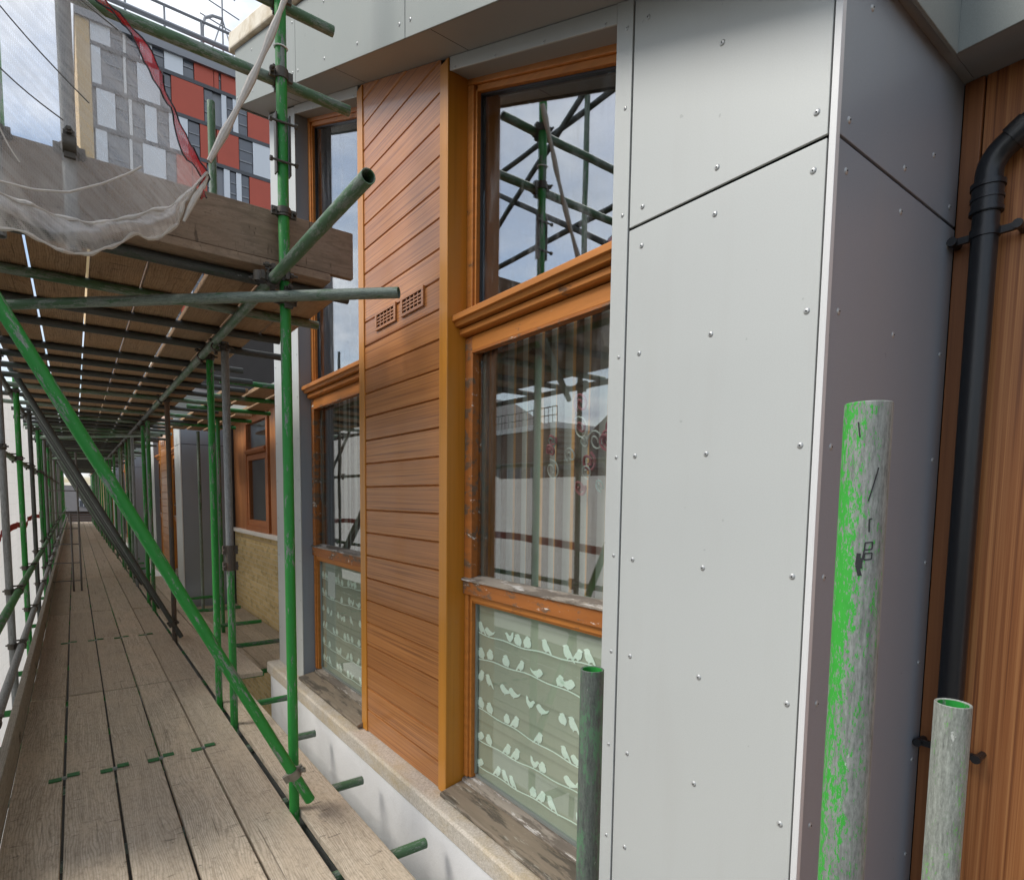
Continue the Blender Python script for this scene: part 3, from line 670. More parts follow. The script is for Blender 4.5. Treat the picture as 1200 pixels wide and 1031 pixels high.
# ------------------------------------------------------------------ scaffold tubes
R = .02415
tube_cache = {}
def tube_mesh(L, mat, inner=None):
    key = (round(L, 3), mat, inner)
    if key in tube_cache: return tube_cache[key]
    m = MB(); k = 24; ri = R-.004
    rings = [(ri, .25), (ri, .0015), (R-.001, 0), (R, .001), (R, L-.001), (R-.001, L), (ri, L-.0015), (ri, max(L-.25, .3))]
    if L < .6: rings[0] = (ri, L*.45); rings[-1] = (ri, L*.55)
    for r, z in rings:
        for i in range(k):
            a = 2*PI*i/k; m.v.append((r*math.cos(a), r*math.sin(a), z))
    for j in range(len(rings)-1):
        for i in range(k): m.f.append((j*k+i, j*k+(i+1) % k, (j+1)*k+(i+1) % k, (j+1)*k+i))
    me = m.mesh('scaffold_tube', [M[mat], M[inner or mat]], True, 40)
    for p in me.polygons:
        q = p.center; 
        if math.hypot(q.x, q.y) < ri: p.material_index = 1
    tube_cache[key] = me; return me
def tube(p0, p1, mat, name, label, cat='scaffold tube', group=None, roll=0, inner=None):
    p0, p1 = Vector(p0), Vector(p1)
    o = bpy.data.objects.new(name, tube_mesh((p1-p0).length, mat, inner)); COL.objects.link(o)
    o.rotation_mode = 'QUATERNION'; o.rotation_quaternion = (p1-p0).to_track_quat('Z', 'Y') @ Euler((0, 0, roll)).to_quaternion(); o.location = p0
    return tag(o, label, cat, group)
def coupler_mesh():
    m = MB()
    def band(axis, off, w=.042, r0=R+.0005, r1=R+.0065):
        k = 20; n = len(m.v)
        for (r, t) in ((r0, -w/2), (r1, -w/2), (r1, w/2), (r0, w/2)):
            for i in range(k):
                a = 2*PI*i/k; c, s = r*math.cos(a), r*math.sin(a)
                m.v.append((c, s, t) if axis == 'z' else (t, c+off, s))
        for j in range(4):
            for i in range(k): m.f.append((n+j*k+i, n+j*k+(i+1) % k, n+((j+1) % 4)*k+(i+1) % k, n+((j+1) % 4)*k+i))
    band('z', 0); band('x', -.053)
    m.box(-.016, .016, -.032, -.021, -.016, .016)
    # lugs, bolts and nuts
    for sx in (-1, 1):
        m.box(min(sx*.029, sx*.050), max(sx*.029, sx*.050), -.008, .008, -.019, .019)
    m.rod((.043, -.03, 0), (.043, .045, 0), .0065, 8); m.rod((.043, .012, 0), (.043, .026, 0), .0125, 6)
    for sz in (-1, 1): m.box(-.018, .018, -.061, -.045, min(sz*.029, sz*.048), max(sz*.029, sz*.048))
    m.rod((0, -.095, .041), (0, -.02, .041), .0065, 8); m.rod((0, -.085, .041), (0, -.070, .041), .0125, 6)
    return m
CM = {k: coupler_mesh().mesh('coupler', M[k], True, 30) for k in ('fit', 'fitbright')}
def coupler(parent, pos, za, xa, mat='fit'):
    """za: direction of the tube it grips, xa: direction of the tube held on its local -y side"""
    za = Vector(za).normalized(); xa = Vector(xa); xa = (xa - xa.project(za)).normalized(); ya_ = za.cross(xa)
    m = Matrix((xa, ya_, za)).transposed().to_4x4(); m.translation = pos
    o = bpy.data.objects.new('coupler', CM[mat]); COL.objects.link(o); o.matrix_basis = m; adopt(o, parent); return o
GS = 'upright scaffold tubes'
XI, XO = .8255, -.42
ZT = 1.046
def std(x, y, z0, z1, mat, label, lean=0):
    return tube((x - lean, y, z0), (x + lean, y, z1), mat, 'standard_tube', label, 'scaffold tube', GS)
# --- uprights of the inner row
s0 = std(XI, 2.90, -3.8, 3.6, 'green', 'bright green upright tube nearest the oak cladding, running above the raised edge board')
for z, xa in ((1.905, (-1,0,0)), (.912, (1,0,0)), (2.24, (-1,0,0))): coupler(s0, (XI, 2.90, z), (0,0,1), xa)
coupler(s0, (XI, 2.9, 1.015), (0,0,1), (0,-1,0))
m = MB()
for r, za, zb in ((.031, 1.285, 1.325), (.034, 1.297, 1.313)): m.rod((XI, 2.90, za), (XI, 2.90, zb), r, 22)
for sx in (-1, 1): m.box(XI+sx*.042-.013, XI+sx*.042+.013, 2.892, 2.908, 1.287, 1.323); m.rod((XI+sx*.046, 2.872, 1.305), (XI+sx*.046, 2.925, 1.305), .007, 8)
m.build('clamp_band', M['fit'], s0, smooth=True)
sl = MB(); 
for dz in (-.085, .085):
    sl.rod((XI-.058, 2.872, 1.60+dz), (XI+.055, 2.866, 1.60+dz), .0055, 8).rod((XI-.064, 2.872, 1.60+dz), (XI-.052, 2.872, 1.60+dz), .011, 6).rod((XI+.046, 2.866, 1.60+dz), (XI+.058, 2.866, 1.60+dz), .011, 6)
sl.box(XI-.033, XI-.027, 2.880, 2.915, 1.47, 1.73).box(XI+.027, XI+.033, 2.880, 2.915, 1.47, 1.73)
sl.build('sleeve_clamp', M['fit'], s0)
inner = [(4.27, 'green', -.49), (4.50, 'dull', 2.6), (4.79, 'green', 1.0), (7.2, 'brown', 1.0), (9.19, 'green2', 1.0), (9.9, 'green', 1.0), (11.77, 'galv', 1.0), (12.4, 'dull', 1.0), (13.19, 'green2', 1.0)]
y = 14.6
while y < 40:
    inner.append((y, rnd.choice(['green2', 'green2', 'dull', 'green', 'galv']), 1.0)); y += rnd.choice((.5, 1.4, 1.5, 1.9, 2.1))
adj = {'green': 'bright green', 'green2': 'scuffed green', 'dull': 'dull green', 'galv': 'grey galvanised', 'brown': 'rusty brown', 'dark': 'dark'}
for i, (y, m, zt) in enumerate(inner):
    o = std(XI - .0018*(y-4), y, -3.8 if zt < 2 else 1.0, zt, m, f'{adj[m]} upright tube, {ordinal(i+2)} of the inner row counted from the near end')
    if zt < 2:
        if zt > 0: coupler(o, (o.location.x, y, .995), (0,0,1), (0,-1,0))
# --- uprights standing in the brick recess
for i, (x, y, m) in enumerate(((1.60, 8.85, 'green2'), (1.64, 10.7, 'dull'), (1.2, 14.4, 'dull'), (1.25, 19.4, 'green2'))):
    std(x, y, -3.8, 1.03, m, ['slim green upright tube in front of the yellow brick recess', 'dull green upright tube before the dark return panel of the second gable', 'dull green upright tube close against the second gable', 'far green upright tube close against the third gable'][i])
# the second inner upright is two tubes joined by a rusty sleeve
sb = std(XI, 4.27, -.485, 1.0, 'galv', 'grey galvanised upper half of the sleeved upright in front of the brick recess')
m = MB().rod((XI, 4.27, -.50), (XI, 4.27, -.33), .031, 20)
for z in (-.47, -.36):
    for sx in (-1, 1): m.box(XI+sx*.036-.010, XI+sx*.036+.010, 4.255, 4.285, z-.028, z+.028); m.rod((XI+sx*.038, 4.235, z), (XI+sx*.038, 4.30, z), .007, 8)
m.build('joint_sleeve', M['brown'], sb, smooth=True)
coupler(sb, (XI, 4.27, .96), (0,0,1), (0,-1,0))

# --- outer row
outer = [2.0, 3.85, 5.8, 7.6, 9.7, 11.8, 12.6, 13.9, 14.3, 16.0, 17.2, 18.1, 20.2, 21.0, 22.3, 24.4, 26.5, 28.6, 30.7, 32.8, 34.9, 37, 39]
for i, y in enumerate(outer):
    m = ['dull', 'dull', 'galv', 'green', 'dark', 'green2', 'green', 'galv', 'dark', 'green2'][i % 10]
    if i > 9: m = rnd.choice(['green2', 'dull', 'green', 'galv'])
    o = std(XO, y, -3.8, 4.4 if y < 8 else 2.4, m, f'{adj[m]} upright tube, {ordinal(i+1)} of the outer row beside the white sheeting')
    if y < 25:
        for z, xa in ((.345, (0,-1,0)), (-.745, (0,1,0)), (-1.165, (0,1,0)), (1.0, (0,-1,0))): coupler(o, (XO, y, z), (0,0,1), xa, 'fit')
# --- uprights at the end of the raised deck behind the netting
for x, lab in ((.035, 'grey upright tube behind netting at the end of the raised deck'), (-.185, 'grey upright tube behind netting at the extreme top left corner')):
    o = std(x, 2.895, .93, 3.4, 'galv', lab)
    coupler(o, (x, 2.895, 1.30), (0,0,1), (1,0,0))
# --- rails on the outer side
GR = 'outer guard rails'
for z, x, m, lab in ((-.745, -.367, 'green2', 'scuffed green lower guard rail along the outer side of the walkway'), (-1.165, -.367, 'galv', 'grey lowest guard rail just above the left edge board'), (.345, -.472, 'dull', 'dull upper guard rail at eye level along the outer side'), (1.0, -.472, 'dark', 'dark ledger under the outer side of the raised deck')):
    for k, (a, b) in enumerate(((1.6, 7.9), (7.92, 14.2), (14.22, 20.5), (20.52, 30), (30.02, 40))):
        tube((x, a, z), (x, b, z), m, 'rail_tube', lab + ', ' + ['nearest length', 'second length', 'third length', 'fourth length', 'furthest length'][k], group=GR)
for z, lab in ((1.62, 'lowest'), (1.98, 'second'), (2.42, 'third'), (3.35, 'highest')):
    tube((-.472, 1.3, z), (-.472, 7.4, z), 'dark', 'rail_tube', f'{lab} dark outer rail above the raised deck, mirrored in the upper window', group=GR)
# --- the two end rails of the raised deck, crossing behind the first upright
tube((-1.0, 2.953, 1.905), (1.165, 2.953, 1.905), 'dull', 'guard_tube', 'dull green lower end rail poking out towards the left window head')
tube((-1.0, 2.953, 2.24), (1.088, 2.953, 2.24), 'dull', 'guard_tube', 'dull green upper end rail poking out towards the roof fascia')
tube((-.45, 3.4, 2.0), (-.45, 7.0, 4.3), 'dark', 'brace_tube', 'dark diagonal brace above the raised deck, mirrored in the upper window')
tube((-.395, 6.6, 2.0), (-.395, 2.2, 4.3), 'dark', 'brace_tube', 'dark counter diagonal brace above the raised deck, mirrored in the upper window')
# --- ledger pointing at the camera and its continuation
L0 = tube((.770, 1.80, .995), (.770, 7.9, .995), 'dull', 'ledger_tube', 'open-ended dull green tube pointing at the viewer below the edge board')
coupler(L0, (.770, 2.9, .995), (0,1,0), (0,0,1))
for k, (a, b) in enumerate(((7.92, 14.1), (14.12, 20.4), (20.42, 28), (28.02, 36))):
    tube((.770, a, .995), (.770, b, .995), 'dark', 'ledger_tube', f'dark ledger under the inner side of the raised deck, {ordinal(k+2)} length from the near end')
# --- flat brace skewed across under the raised deck, fixed to the first upright
sk = tube((1.194, 2.464, .911), (-.46, 4.040, .911), 'dull', 'brace_tube', 'dull green tube slung level across under the raised deck, ending before the cladding vents')
tube((1.1, 10.4, .9), (-.46, 12.2, .9), 'dull', 'brace_tube', 'dull tube slung level across under the raised deck further along')
tube((1.1, 17.4, .9), (-.46, 19.2, .9), 'dull', 'brace_tube', 'distant dull tube slung level across under the raised deck')
# --- transverse braces
br = tube((.8714, 2.795, -1.480), (-.415, 2.795, 1.125), 'green', 'brace_tube', 'bright glossy green diagonal brace crossing the picture from upper left to the first upright')
_bd = Vector((-.415-.8714, 0, 1.125+1.480)).normalized()
coupler(br, Vector((.795, 2.795, -1.325)), -_bd, (0, 0, 1), 'fitbright')
for i, y in enumerate((7.10, 7.22, 9.1, 11.66, 13.1, 16.1, 19.6, 23.0, 27, 31)):
    o = tube((.87, y, -1.52), (-.43, y, 1.16), ['dark', 'dull', 'dark'][i % 3], 'brace_tube', f'dark diagonal brace, {ordinal(i+1)} behind the bright green one')
    coupler(o, (.80, y, -1.37), (1.3, 0, -2.68), (0, 0, 1))
# --- transoms carrying the raised deck
GT = 'transoms under the raised deck'
ty = [3.1, 3.69, 4.2, 4.66, 5.38, 5.84, 6.37]
while ty[-1] < 35.5: ty.append(ty[-1] + rnd.choice((.52, .6, .7)))
for i, y in enumerate(ty):
    x1 = {0: 1.205, 1: 1.237, 2: 1.15}.get(i, 1.25 + rnd.uniform(-.12, .25))
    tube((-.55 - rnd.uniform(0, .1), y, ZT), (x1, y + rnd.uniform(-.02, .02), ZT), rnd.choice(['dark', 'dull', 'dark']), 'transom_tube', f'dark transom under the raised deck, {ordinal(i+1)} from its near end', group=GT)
# --- putlogs carrying the walkway, tips showing against the white wall
py = [1.56, 2.36, 3.12, 3.95, 4.80, 5.60]
while py[-1] < 38: py.append(py[-1] + 1.2)
for i, y in enumerate(py):
    x1 = 1.272 if i < 4 else (1.34 if i < 6 else 1.28)
    if 6 < y < 11: x1 = 1.9
    tube((-.5, y, -1.6245), (x1, y, -1.6245), 'dull' if i < 4 else 'green2', 'putlog_tube', f'tube carrying the walkway boards, {ordinal(i+1)} from the near end', group='putlogs under the walkway')
for i, x in enumerate((-.37, .88)):
    tube((x, -1.5, -1.6735), (x, 40, -1.6735), 'dark', 'ledger_tube', f'dark ledger low under the {"outer" if i == 0 else "inner"} side of the walkway')
# --- three cut-off uprights in the foreground
f1 = tube((.7221, .2982, -3.8), (.7221, .2982, .1126), 'worn', 'standard_tube', 'large worn green and silver upright tube at right with black marker strokes', roll=1.5)
f2 = tube((1.0714, .2963, -3.8), (1.0714, .2963, -.303), 'worn2', 'standard_tube', 'pale short upright tube with green rim before the black downpipe', roll=.5, inner='green')
f3 = tube((.838, .842, -3.8), (.838, .842, -.3435), 'mossy', 'standard_tube', 'dark mossy upright tube in front of the bird patterned window', inner='green')
# marker strokes written on the large foreground tube: (sideways, height) in metres on the side facing the walkway
def strokes(lines, w):
    m = MB(); cx, cy = .7221, .2982; a0 = math.atan2(-cy, -cx)
    def P3(u, z, r): a = a0 + u/R; return (cx + r*math.cos(a), cy + r*math.sin(a), z)
    for ln in lines:
        for (u0, z0), (u1, z1) in zip(ln, ln[1:]):
            n = 4; d = math.hypot(u1-u0, z1-z0) or 1; nx, nz = -(z1-z0)/d*w/2, (u1-u0)/d*w/2
            for i in range(n):
                ua, za = u0+(u1-u0)*i/n, z0+(z1-z0)*i/n; ub, zb = u0+(u1-u0)*(i+1)/n, z0+(z1-z0)*(i+1)/n
                m.poly([P3(ua-nx, za-nz, R+.0004), P3(ub-nx, zb-nz, R+.0004), P3(ub+nx, zb+nz, R+.0004), P3(ua+nx, za+nz, R+.0004)])
    return m
mk = strokes([[(-.009, .090), (-.0065, .073)], [(.0135, .040), (.005, .003)], [(.010, -.016), (.007, -.017), (.0075, -.031)],
              [(.0045, -.043), (.012, -.042), (.0115, -.050), (.004, -.051), (.0045, -.043)], [(.0045, -.055), (.012, -.054), (.0115, -.061), (.004, -.062), (.0045, -.055)], [(.004, -.051), (.002, -.066)]], .0014)
mk.build('marker_writing', M['mark'], f1)
strokes([[(-.001, -.055), (-.002, -.068), (.001, -.080)], [(.0, -.06), (.001, -.072)]], .004).build('paint_scuff', M['mark'], f1)

# ------------------------------------------------------------------ scaffold boards
bcache = {}
def board(x0, x1, y0, y1, zt, mat, label, group, name='scaffold_board', along='y', th=.038, tilt=0):
    L, W = (y1-y0, x1-x0) if along == 'y' else (x1-x0, y1-y0)
    key = (round(L, 3), round(W, 3), th, mat)
    if key not in bcache: bcache[key] = MB().box(-W/2, W/2, -L/2, L/2, -th, 0).mesh('scaffold_board', M[mat])
    o = bpy.data.objects.new(name, bcache[key]); COL.objects.link(o)
    o.location = ((x0+x1)/2, (y0+y1)/2, zt); o.rotation_euler = (tilt, rnd.uniform(-.006, .006), rnd.uniform(-.0012, .0012) + (PI/2 if along == 'x' else 0))
    b = o.modifiers.new('Bevel', 'BEVEL'); b.width = .004; b.segments = 2
    return tag(o, label, 'scaffold board', group)
lanes = [(-.322, -.109), (-.096, .122), (.135, .350), (.363, .577), (.590, .806)]
ends = [1.70, 5.60, 9.55, 13.45, 17.35, 21.25, 25.1, 29.0, 32.9, 36.8, 40.6]
LN = ['leftmost', 'second from left', 'middle', 'second from right', 'rightmost']
for i, (a, b) in enumerate(lanes):
    for k in range(len(ends)-1):
        j = [-.06, -.02, .0, .02, -.03][i] if k % 2 else [0.02, .0, -.01, -.01, -.03][i]
        j0 = 0 if k == 0 else ([-.06, -.02, .0, .02, -.03][i] if (k-1) % 2 else [0.02, .0, -.01, -.01, -.03][i])
        board(a, b, ends[k]+j0+.012, ends[k+1]+j-.012, -1.56 + rnd.uniform(-.007, .003), 'board', f'weathered grey walkway board in the {LN[i]} lane, {ordinal(k+1)} length from the near end', 'walkway boards')
for i, (a, b) in enumerate(lanes): board(a, b, -2.2, 1.69, -1.561, 'board', f'walkway board under the viewpoint, {LN[i]} lane', 'walkway boards')
# inside boards beside the uprights
ib = [1.5, 5.42, 9.3, 13.2, 17.1, 21, 24.9, 28.8, 32.7, 36.6]
for k in range(len(ib)-1):
    board(.848, 1.068, ib[k]+.005, ib[k+1]-.005, -1.560 + rnd.uniform(-.004, .0), 'board', f'pale board between the uprights and the building, {ordinal(k+1)} length from the near end', 'inside boards')
for k, (a, b) in enumerate(((5.45, 9.3), (9.31, 13.1))):
    board(1.082, 1.30, a, b, -1.562, 'board', ['pale inside board at the edge of the brick recess', 'pale inside board before the second gable'][k], 'inside boards')
for k in range(4):
    board(1.42+k*.206, 1.62+k*.206, 6.75 + (.35 if k == 3 else 0), 10.6-(.4 if k % 2 else 0), -1.90, 'board', f'pale board on the recess floor, {ordinal(k+1)} from the walkway towards the brick wall', 'recess boards')
    board(1.42+k*.206, 1.62+k*.206, 10.62-(.4 if k % 2 else 0), 11.2, -1.90, 'board', f'short pale board at the far end of the recess, {ordinal(k+1)} from the walkway', 'recess boards')
tube((1.0, 6.72, -1.925), (2.2, 6.72, -1.925), 'green2', 'putlog_tube', 'green tube under the near ends of the recess boards', group='putlogs under the walkway')
tube((1.0, 10.3, -1.963), (2.2, 10.3, -1.963), 'green2', 'putlog_tube', 'green tube under the far ends of the recess boards', group='putlogs under the walkway')
# toe board on the outer side, on edge
for k in range(len(ends)-1):
    o = MB().box(-.362, -.324, ends[k]+.006, ends[k+1]-.006, -1.56, -1.337).build('toe_board', M['board_edge'], None, bevel=.004)
    tag(o, f'pale edge board standing upright along the left side, {ordinal(k+1)} length from the near end', 'toe board', 'left edge boards')
    for y in (ends[k]+.9, ends[k]+2.9):
        MB().box(-.40, -.3235, y-.012, y+.012, -1.50, -1.486).box(-.330, -.3215, y-.03, y+.03, -1.52, -1.47).build('toe_clip', M['fit'], o)
# raised deck
ul = [(-.352, -.138), (-.124, .088), (.099, .312), (.324, .542), (.566, .785), (.80, 1.018), (1.03, 1.185)]
UN = ['leftmost', 'second from left', 'third from left', 'fourth from left', 'third from right', 'second from right', 'rightmost']
ue = [3.205, 6.9, 10.8, 14.7, 18.6, 22.5, 26.4, 30.3, 34.2, 36]
for i, (a, b) in enumerate(ul):
    for k in range(len(ue)-1):
        if i == 6 and k > 0: continue
        e1_ = 4.4 if i == 6 else ue[k+1]-.004
        if i == 5 and k == 0: e1_ = 5.55
        s1_ = 5.56 if (i == 5 and k == 1) else ue[k]+.004
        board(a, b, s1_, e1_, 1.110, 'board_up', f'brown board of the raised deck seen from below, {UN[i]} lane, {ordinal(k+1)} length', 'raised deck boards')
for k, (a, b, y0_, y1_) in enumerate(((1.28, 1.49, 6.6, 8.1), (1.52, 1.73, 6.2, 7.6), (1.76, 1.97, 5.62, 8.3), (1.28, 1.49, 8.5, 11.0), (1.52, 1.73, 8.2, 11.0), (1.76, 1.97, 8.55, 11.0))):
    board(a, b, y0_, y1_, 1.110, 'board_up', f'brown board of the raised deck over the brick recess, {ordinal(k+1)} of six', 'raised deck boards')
for k, y in enumerate((5.95, 6.9, 7.9, 8.9, 9.9)): tube((1.1, y, ZT), (2.04, y, ZT), 'green2', 'transom_tube', f'green transom over the brick recess, {ordinal(k+1)} from its near end', group=GT)
# edge board across the end of the raised deck, and the board it stands on
o = board(-.75, 1.19, 2.975, 3.013, 1.339, 'board_toe', 'brown grained board on edge across the end of the raised deck', None, 'edge_board', 'x', .226)
bpy.data.objects.remove(o)
tb = MB().box(0, .226, -.97, .97, -.019, .019).mesh('edge_board', M['board_toe'])
def edge(x0, x1, y, z0, label, mat='board_toe', h=.226):
    L = x1-x0; me = MB().box(-.019, .019, -L/2, L/2, 0, h).mesh('edge_board', M[mat])
    o = bpy.data.objects.new('edge_board', me); COL.objects.link(o); o.location = ((x0+x1)/2, y, z0); o.rotation_euler = (0, 0, PI/2)
    b = o.modifiers.new('Bevel', 'BEVEL'); b.width = .004; b.segments = 2
    return tag(o, label, 'edge board')
edge(-.85, 1.19, 3.0, 1.113, 'long brown grained board on edge across the end of the raised deck')
board(-.8, 1.07, 2.975, 3.197, 1.110, 'board_toe', 'brown board flat under the end of the raised deck', None, 'scaffold_board', 'x')
o = MB().box(-.40, -.362, 3.03, 10.9, 1.112, 1.338).build('toe_board', M['board_toe'], None, bevel=.004); tag(o, 'dark board on edge along the outer side of the raised deck', 'toe board')

# board clips over the joints of the near boards
for yy, far in ((3.955, 0), (7.62, 1)):
    for i, x in enumerate((-.102, .128, .357, .584)):
        c = thing('board_clip', f'small green strap clip across the {ordinal(i+1)} board joint from the left, {"further" if far else "nearer"} row', 'board clip', (x, yy, -1.558), 'strap clips across board joints')
        dy = rnd.uniform(-.012, .012)
        for s, n in ((-1, 'strap'), (1, 'strap')):
            m = MB(); a, b = sorted((s*.012, s*.068)); m.box(x+a, x+b, yy+dy-.021+s*.016, yy+dy+.021+s*.016, -1.5585, -1.5535)
            m.rod((x+s*.05, yy+dy+s*.016, -1.5535), (x+s*.05, yy+dy+s*.016, -1.5515), .005, 8); m.build(n, M['clip'], c)
        MB().box(x-.0115, x+.0115, yy+dy-.014, yy+dy+.014, -1.566, -1.556).build('buckle', M['spacer'], c)

# ------------------------------------------------------------------ netting over the end of the raised deck
def smooth_noise(seed):
    rr = random.Random(seed); w = [(rr.uniform(2, 9), rr.uniform(0, 6), rr.uniform(-4, 4)) for _ in range(7)]
    return lambda a, b: sum(math.sin(a*f + p + b*q)/(1+f*.3) for f, p, q in w)
n1, n2 = smooth_noise(1), smooth_noise(2)
right = [(0.05, 2.1), (.079, 1.862), (.205, 1.82), (.30, 1.74), (.38, 1.58), (.44, 1.44), (.505, 1.325)]
def lerp_path(pts, t):
    d = [0]
    for a, b in zip(pts, pts[1:]): d.append(d[-1] + math.hypot(b[0]-a[0], b[1]-a[1]))
    s = t*d[-1]
    for i in range(len(pts)-1):
        if s <= d[i+1] or i == len(pts)-2:
            u = (s-d[i])/(d[i+1]-d[i]); return (pts[i][0]+(pts[i+1][0]-pts[i][0])*u, pts[i][1]+(pts[i+1][1]-pts[i][1])*u)
left = [(-.95, 3.3), (-.8, 2.4), (-.7, 1.25)]
bot = [(-.7, 1.12), (-.35, 1.085), (-.168, 1.054), (-.076, 1.030), (.022, 1.022), (.093, 1.015), (.139, 1.044), (.25, 1.095), (.356, 1.164), (.42, 1.235), (.49, 1.325)]
def grid(fn, nu, nv, name, mat, parent=None, thick=0):
    m = MB()
    for j in range(nv+1):
        for i in range(nu+1): m.v.append(fn(i/nu, j/nv))
    for j in range(nv):
        for i in range(nu): a = j*(nu+1)+i; m.f.append((a, a+1, a+nu+2, a+nu+1))
    return m.build(name, mat, parent, smooth=True, ang=180)
net = thing('debris_netting', 'grey translucent debris netting draped over the edge board of the raised deck', 'netting', (0, 2.86, 1.0))
def f_net(u, v):
    l = lerp_path(left, v); r = lerp_path(right, v); x = l[0]+(r[0]-l[0])*u; z = l[1]+(r[1]-l[1])*u
    b = lerp_path(bot, u)
    k = v**2.2; x = x*(1-k)+b[0]*k; z = z*(1-k)+b[1]*k - .05*math.sin(u*PI)*v
    return (x, 2.855 + .018*n1(u*2, v*1.3)*(.3+v) - .02*v, z + .008*n2(u*3, v))
grid(f_net, 70, 40, 'net_sheet', M['net'], net)
low = [(-.7, .97), (-.3, .955), (-.173, .935), (-.08, .916), (.017, .906), (.082, .91), (.15, .946), (.2, .995), (.235, 1.026), (.269, 1.015), (.322, 1.04), (.378, 1.098), (.401, 1.178), (.457, 1.278), (.49, 1.325)]
def f_low(u, v):
    t_ = lerp_path(bot, u); b = lerp_path(low, u)
    x = t_[0]+(b[0]-t_[0])*v; z = t_[1]+(b[1]-t_[1])*v
    fold = .010*math.sin(v*9 + n2(u*4, 0)*1.6) + .007*n1(u*22, v*3)
    return (x, 2.815 - .045*math.sin(v*PI) + .012*n2(u*7, v*2) + fold, z + .006*n1(u*11, v)*v)
grid(f_low, 150, 22, 'net_bunch', M['netdense'], net)
def off(p, d=.006): return (p[0], p[1]-d, p[2])
MB().path([off(f_low(i/80, 1)) for i in range(81)], [.0065+.0025*math.sin(i*1.3) for i in range(81)], 6).build('net_hem', M['netrope'], net, smooth=True)
MB().path([off(f_low(i/80, 0), .004) for i in range(81)], [.006+.003*math.sin(i*.9) for i in range(81)], 6).build('net_hem', M['netrope'], net, smooth=True)
up = [(-.4, 1.11), (-.168, 1.088), (-.075, 1.088), (.025, 1.11), (.131, 1.174), (.216, 1.238), (.259, 1.278)]
MB().path([(*lerp_path(up, i/30), 0) for i in range(1)] and [(lerp_path(up, i/30)[0], 2.80, lerp_path(up, i/30)[1]) for i in range(31)], .0042, 6).build('net_hem', M['netrope'], net, smooth=True)
MB().path([(.495, 2.80, 1.325), (.475, 2.795, 1.27), (.445, 2.79, 1.215), (.42, 2.79, 1.16), (.40, 2.795, 1.11)], [.006, .010, .012, .010, .005], 8).build('net_hem', M['netrope'], net, smooth=True)
for seed, (x0, z0, x1, z1) in enumerate(((-.33, 1.9, .1, 1.45), (-.35, 2.1, .2, 1.75), (-.3, 1.62, .02, 1.36), (-.2, 1.40, -.11, 1.17))):
    MB().path([(x0+(x1-x0)*i/10, 2.80, z0+(z1-z0)*i/10 - .03*math.sin(i/10*PI)) for i in range(11)], .0026, 5).build('net_cord', M['steelthin'] if seed < 3 else M['netrope'], net, smooth=True)
rb = [(.06, 1.93), (.10, 1.865), (.16, 1.83), (.22, 1.79), (.27, 1.74), (.31, 1.68), (.335, 1.6), (.375, 1.53), (.40, 1.46), (.415, 1.40), (.45, 1.36), (.49, 1.31), (.47, 1.27), (.475, 1.225)]
def f_red(u, v):
    c = lerp_path(rb, u); c2 = lerp_path(rb, min(1, u+.02)); c1 = lerp_path(rb, max(0, u-.02)); dx, dz = c2[0]-c1[0], c2[1]-c1[1]; d = math.hypot(dx, dz)
    w = (.030 + .016*math.sin(u*17+1)) * (1 if u < .85 else 1.2) ; s = (v-.5)*w
    return (c[0]+dz/d*s, 2.80 + .012*n2(u*9, v*3), c[1]-dx/d*s)
grid(f_red, 60, 6, 'red_band', M['netred'], net)
for sgn in (0, 1):
    MB().path([f_red(i/40, sgn) for i in range(41)], .0032, 5).build('band_hem', M['gasket'], net, smooth=True)
# grey twisted rope of netting tied between the first upright and the red band
rp = []
for i in range(15):
    u = i/14; rp.append((.875+(.508-.875)*u + .02*math.sin(u*PI), 2.845, 2.33+(1.40-2.33)*u))
o = MB().path(rp, [.014+.004*math.sin(i*1.7) for i in range(15)], 9).build('netting_rope', M['netrope'], None, smooth=True)
tag(o, 'twisted grey rope of netting tied from the first upright down to the red band', 'rope')
o = MB().path([(XI+.0285*math.cos(a), 2.90+.0285*math.sin(a), 2.02+.004*math.sin(a)) for a in [i*.32 for i in range(20)]], .0032, 5).build('cable_tie', M['white'], None, smooth=True); tag(o, 'thin white cord tied round the first green upright below the fascia', 'cord')

# ------------------------------------------------------------------ white sheeting on the outer side with its red line
sheet = thing('white_sheeting', 'white sheeting with a red line hung along the outer side of the scaffold', 'sheeting', (-.62, 12, -3.8))
ns = smooth_noise(4)
def top(y): return .22 + (.95 if y > 6.3 else .95*max(0, (y-5.4)/.9))
def f_sh(u, v):
    y = 3.1 + u*37; z = -3.79 + (top(y)+3.79)*v
    return (-.62 + .025*ns(y*.9, z*.5), y, z)
grid(f_sh, 220, 20, 'sheet', M['sheet'], sheet)
def f_rd(u, v):
    y = 3.1 + u*37; z = -.43 + (v-.5)*.075 + .035*math.sin(y*1.5)
    return (-.612 + .025*ns(y*.9, z*.5), y, z)
grid(f_rd, 220, 2, 'red_line', M['red'], sheet)

# ------------------------------------------------------------------ ladder frame standing on the walkway
lad = thing('access_ladder', 'thin steel access ladder frame standing on the walkway', 'ladder', (-.15, 11.7, -1.56))
for x, zt in ((.043, .66), (-.06, -.3)):
    MB().rod((x, 11.7, -1.56), (x+.0, 11.7, zt), .014, 8).build('stile', M['steelthin'], lad, smooth=True)
for z in (.53, .05, -.30, -.55, -.80, -1.10, -1.39): MB().rod((-.34, 11.7, z), (.043, 11.7, z), .009, 6).build('rung', M['steelthin'], lad, smooth=True)

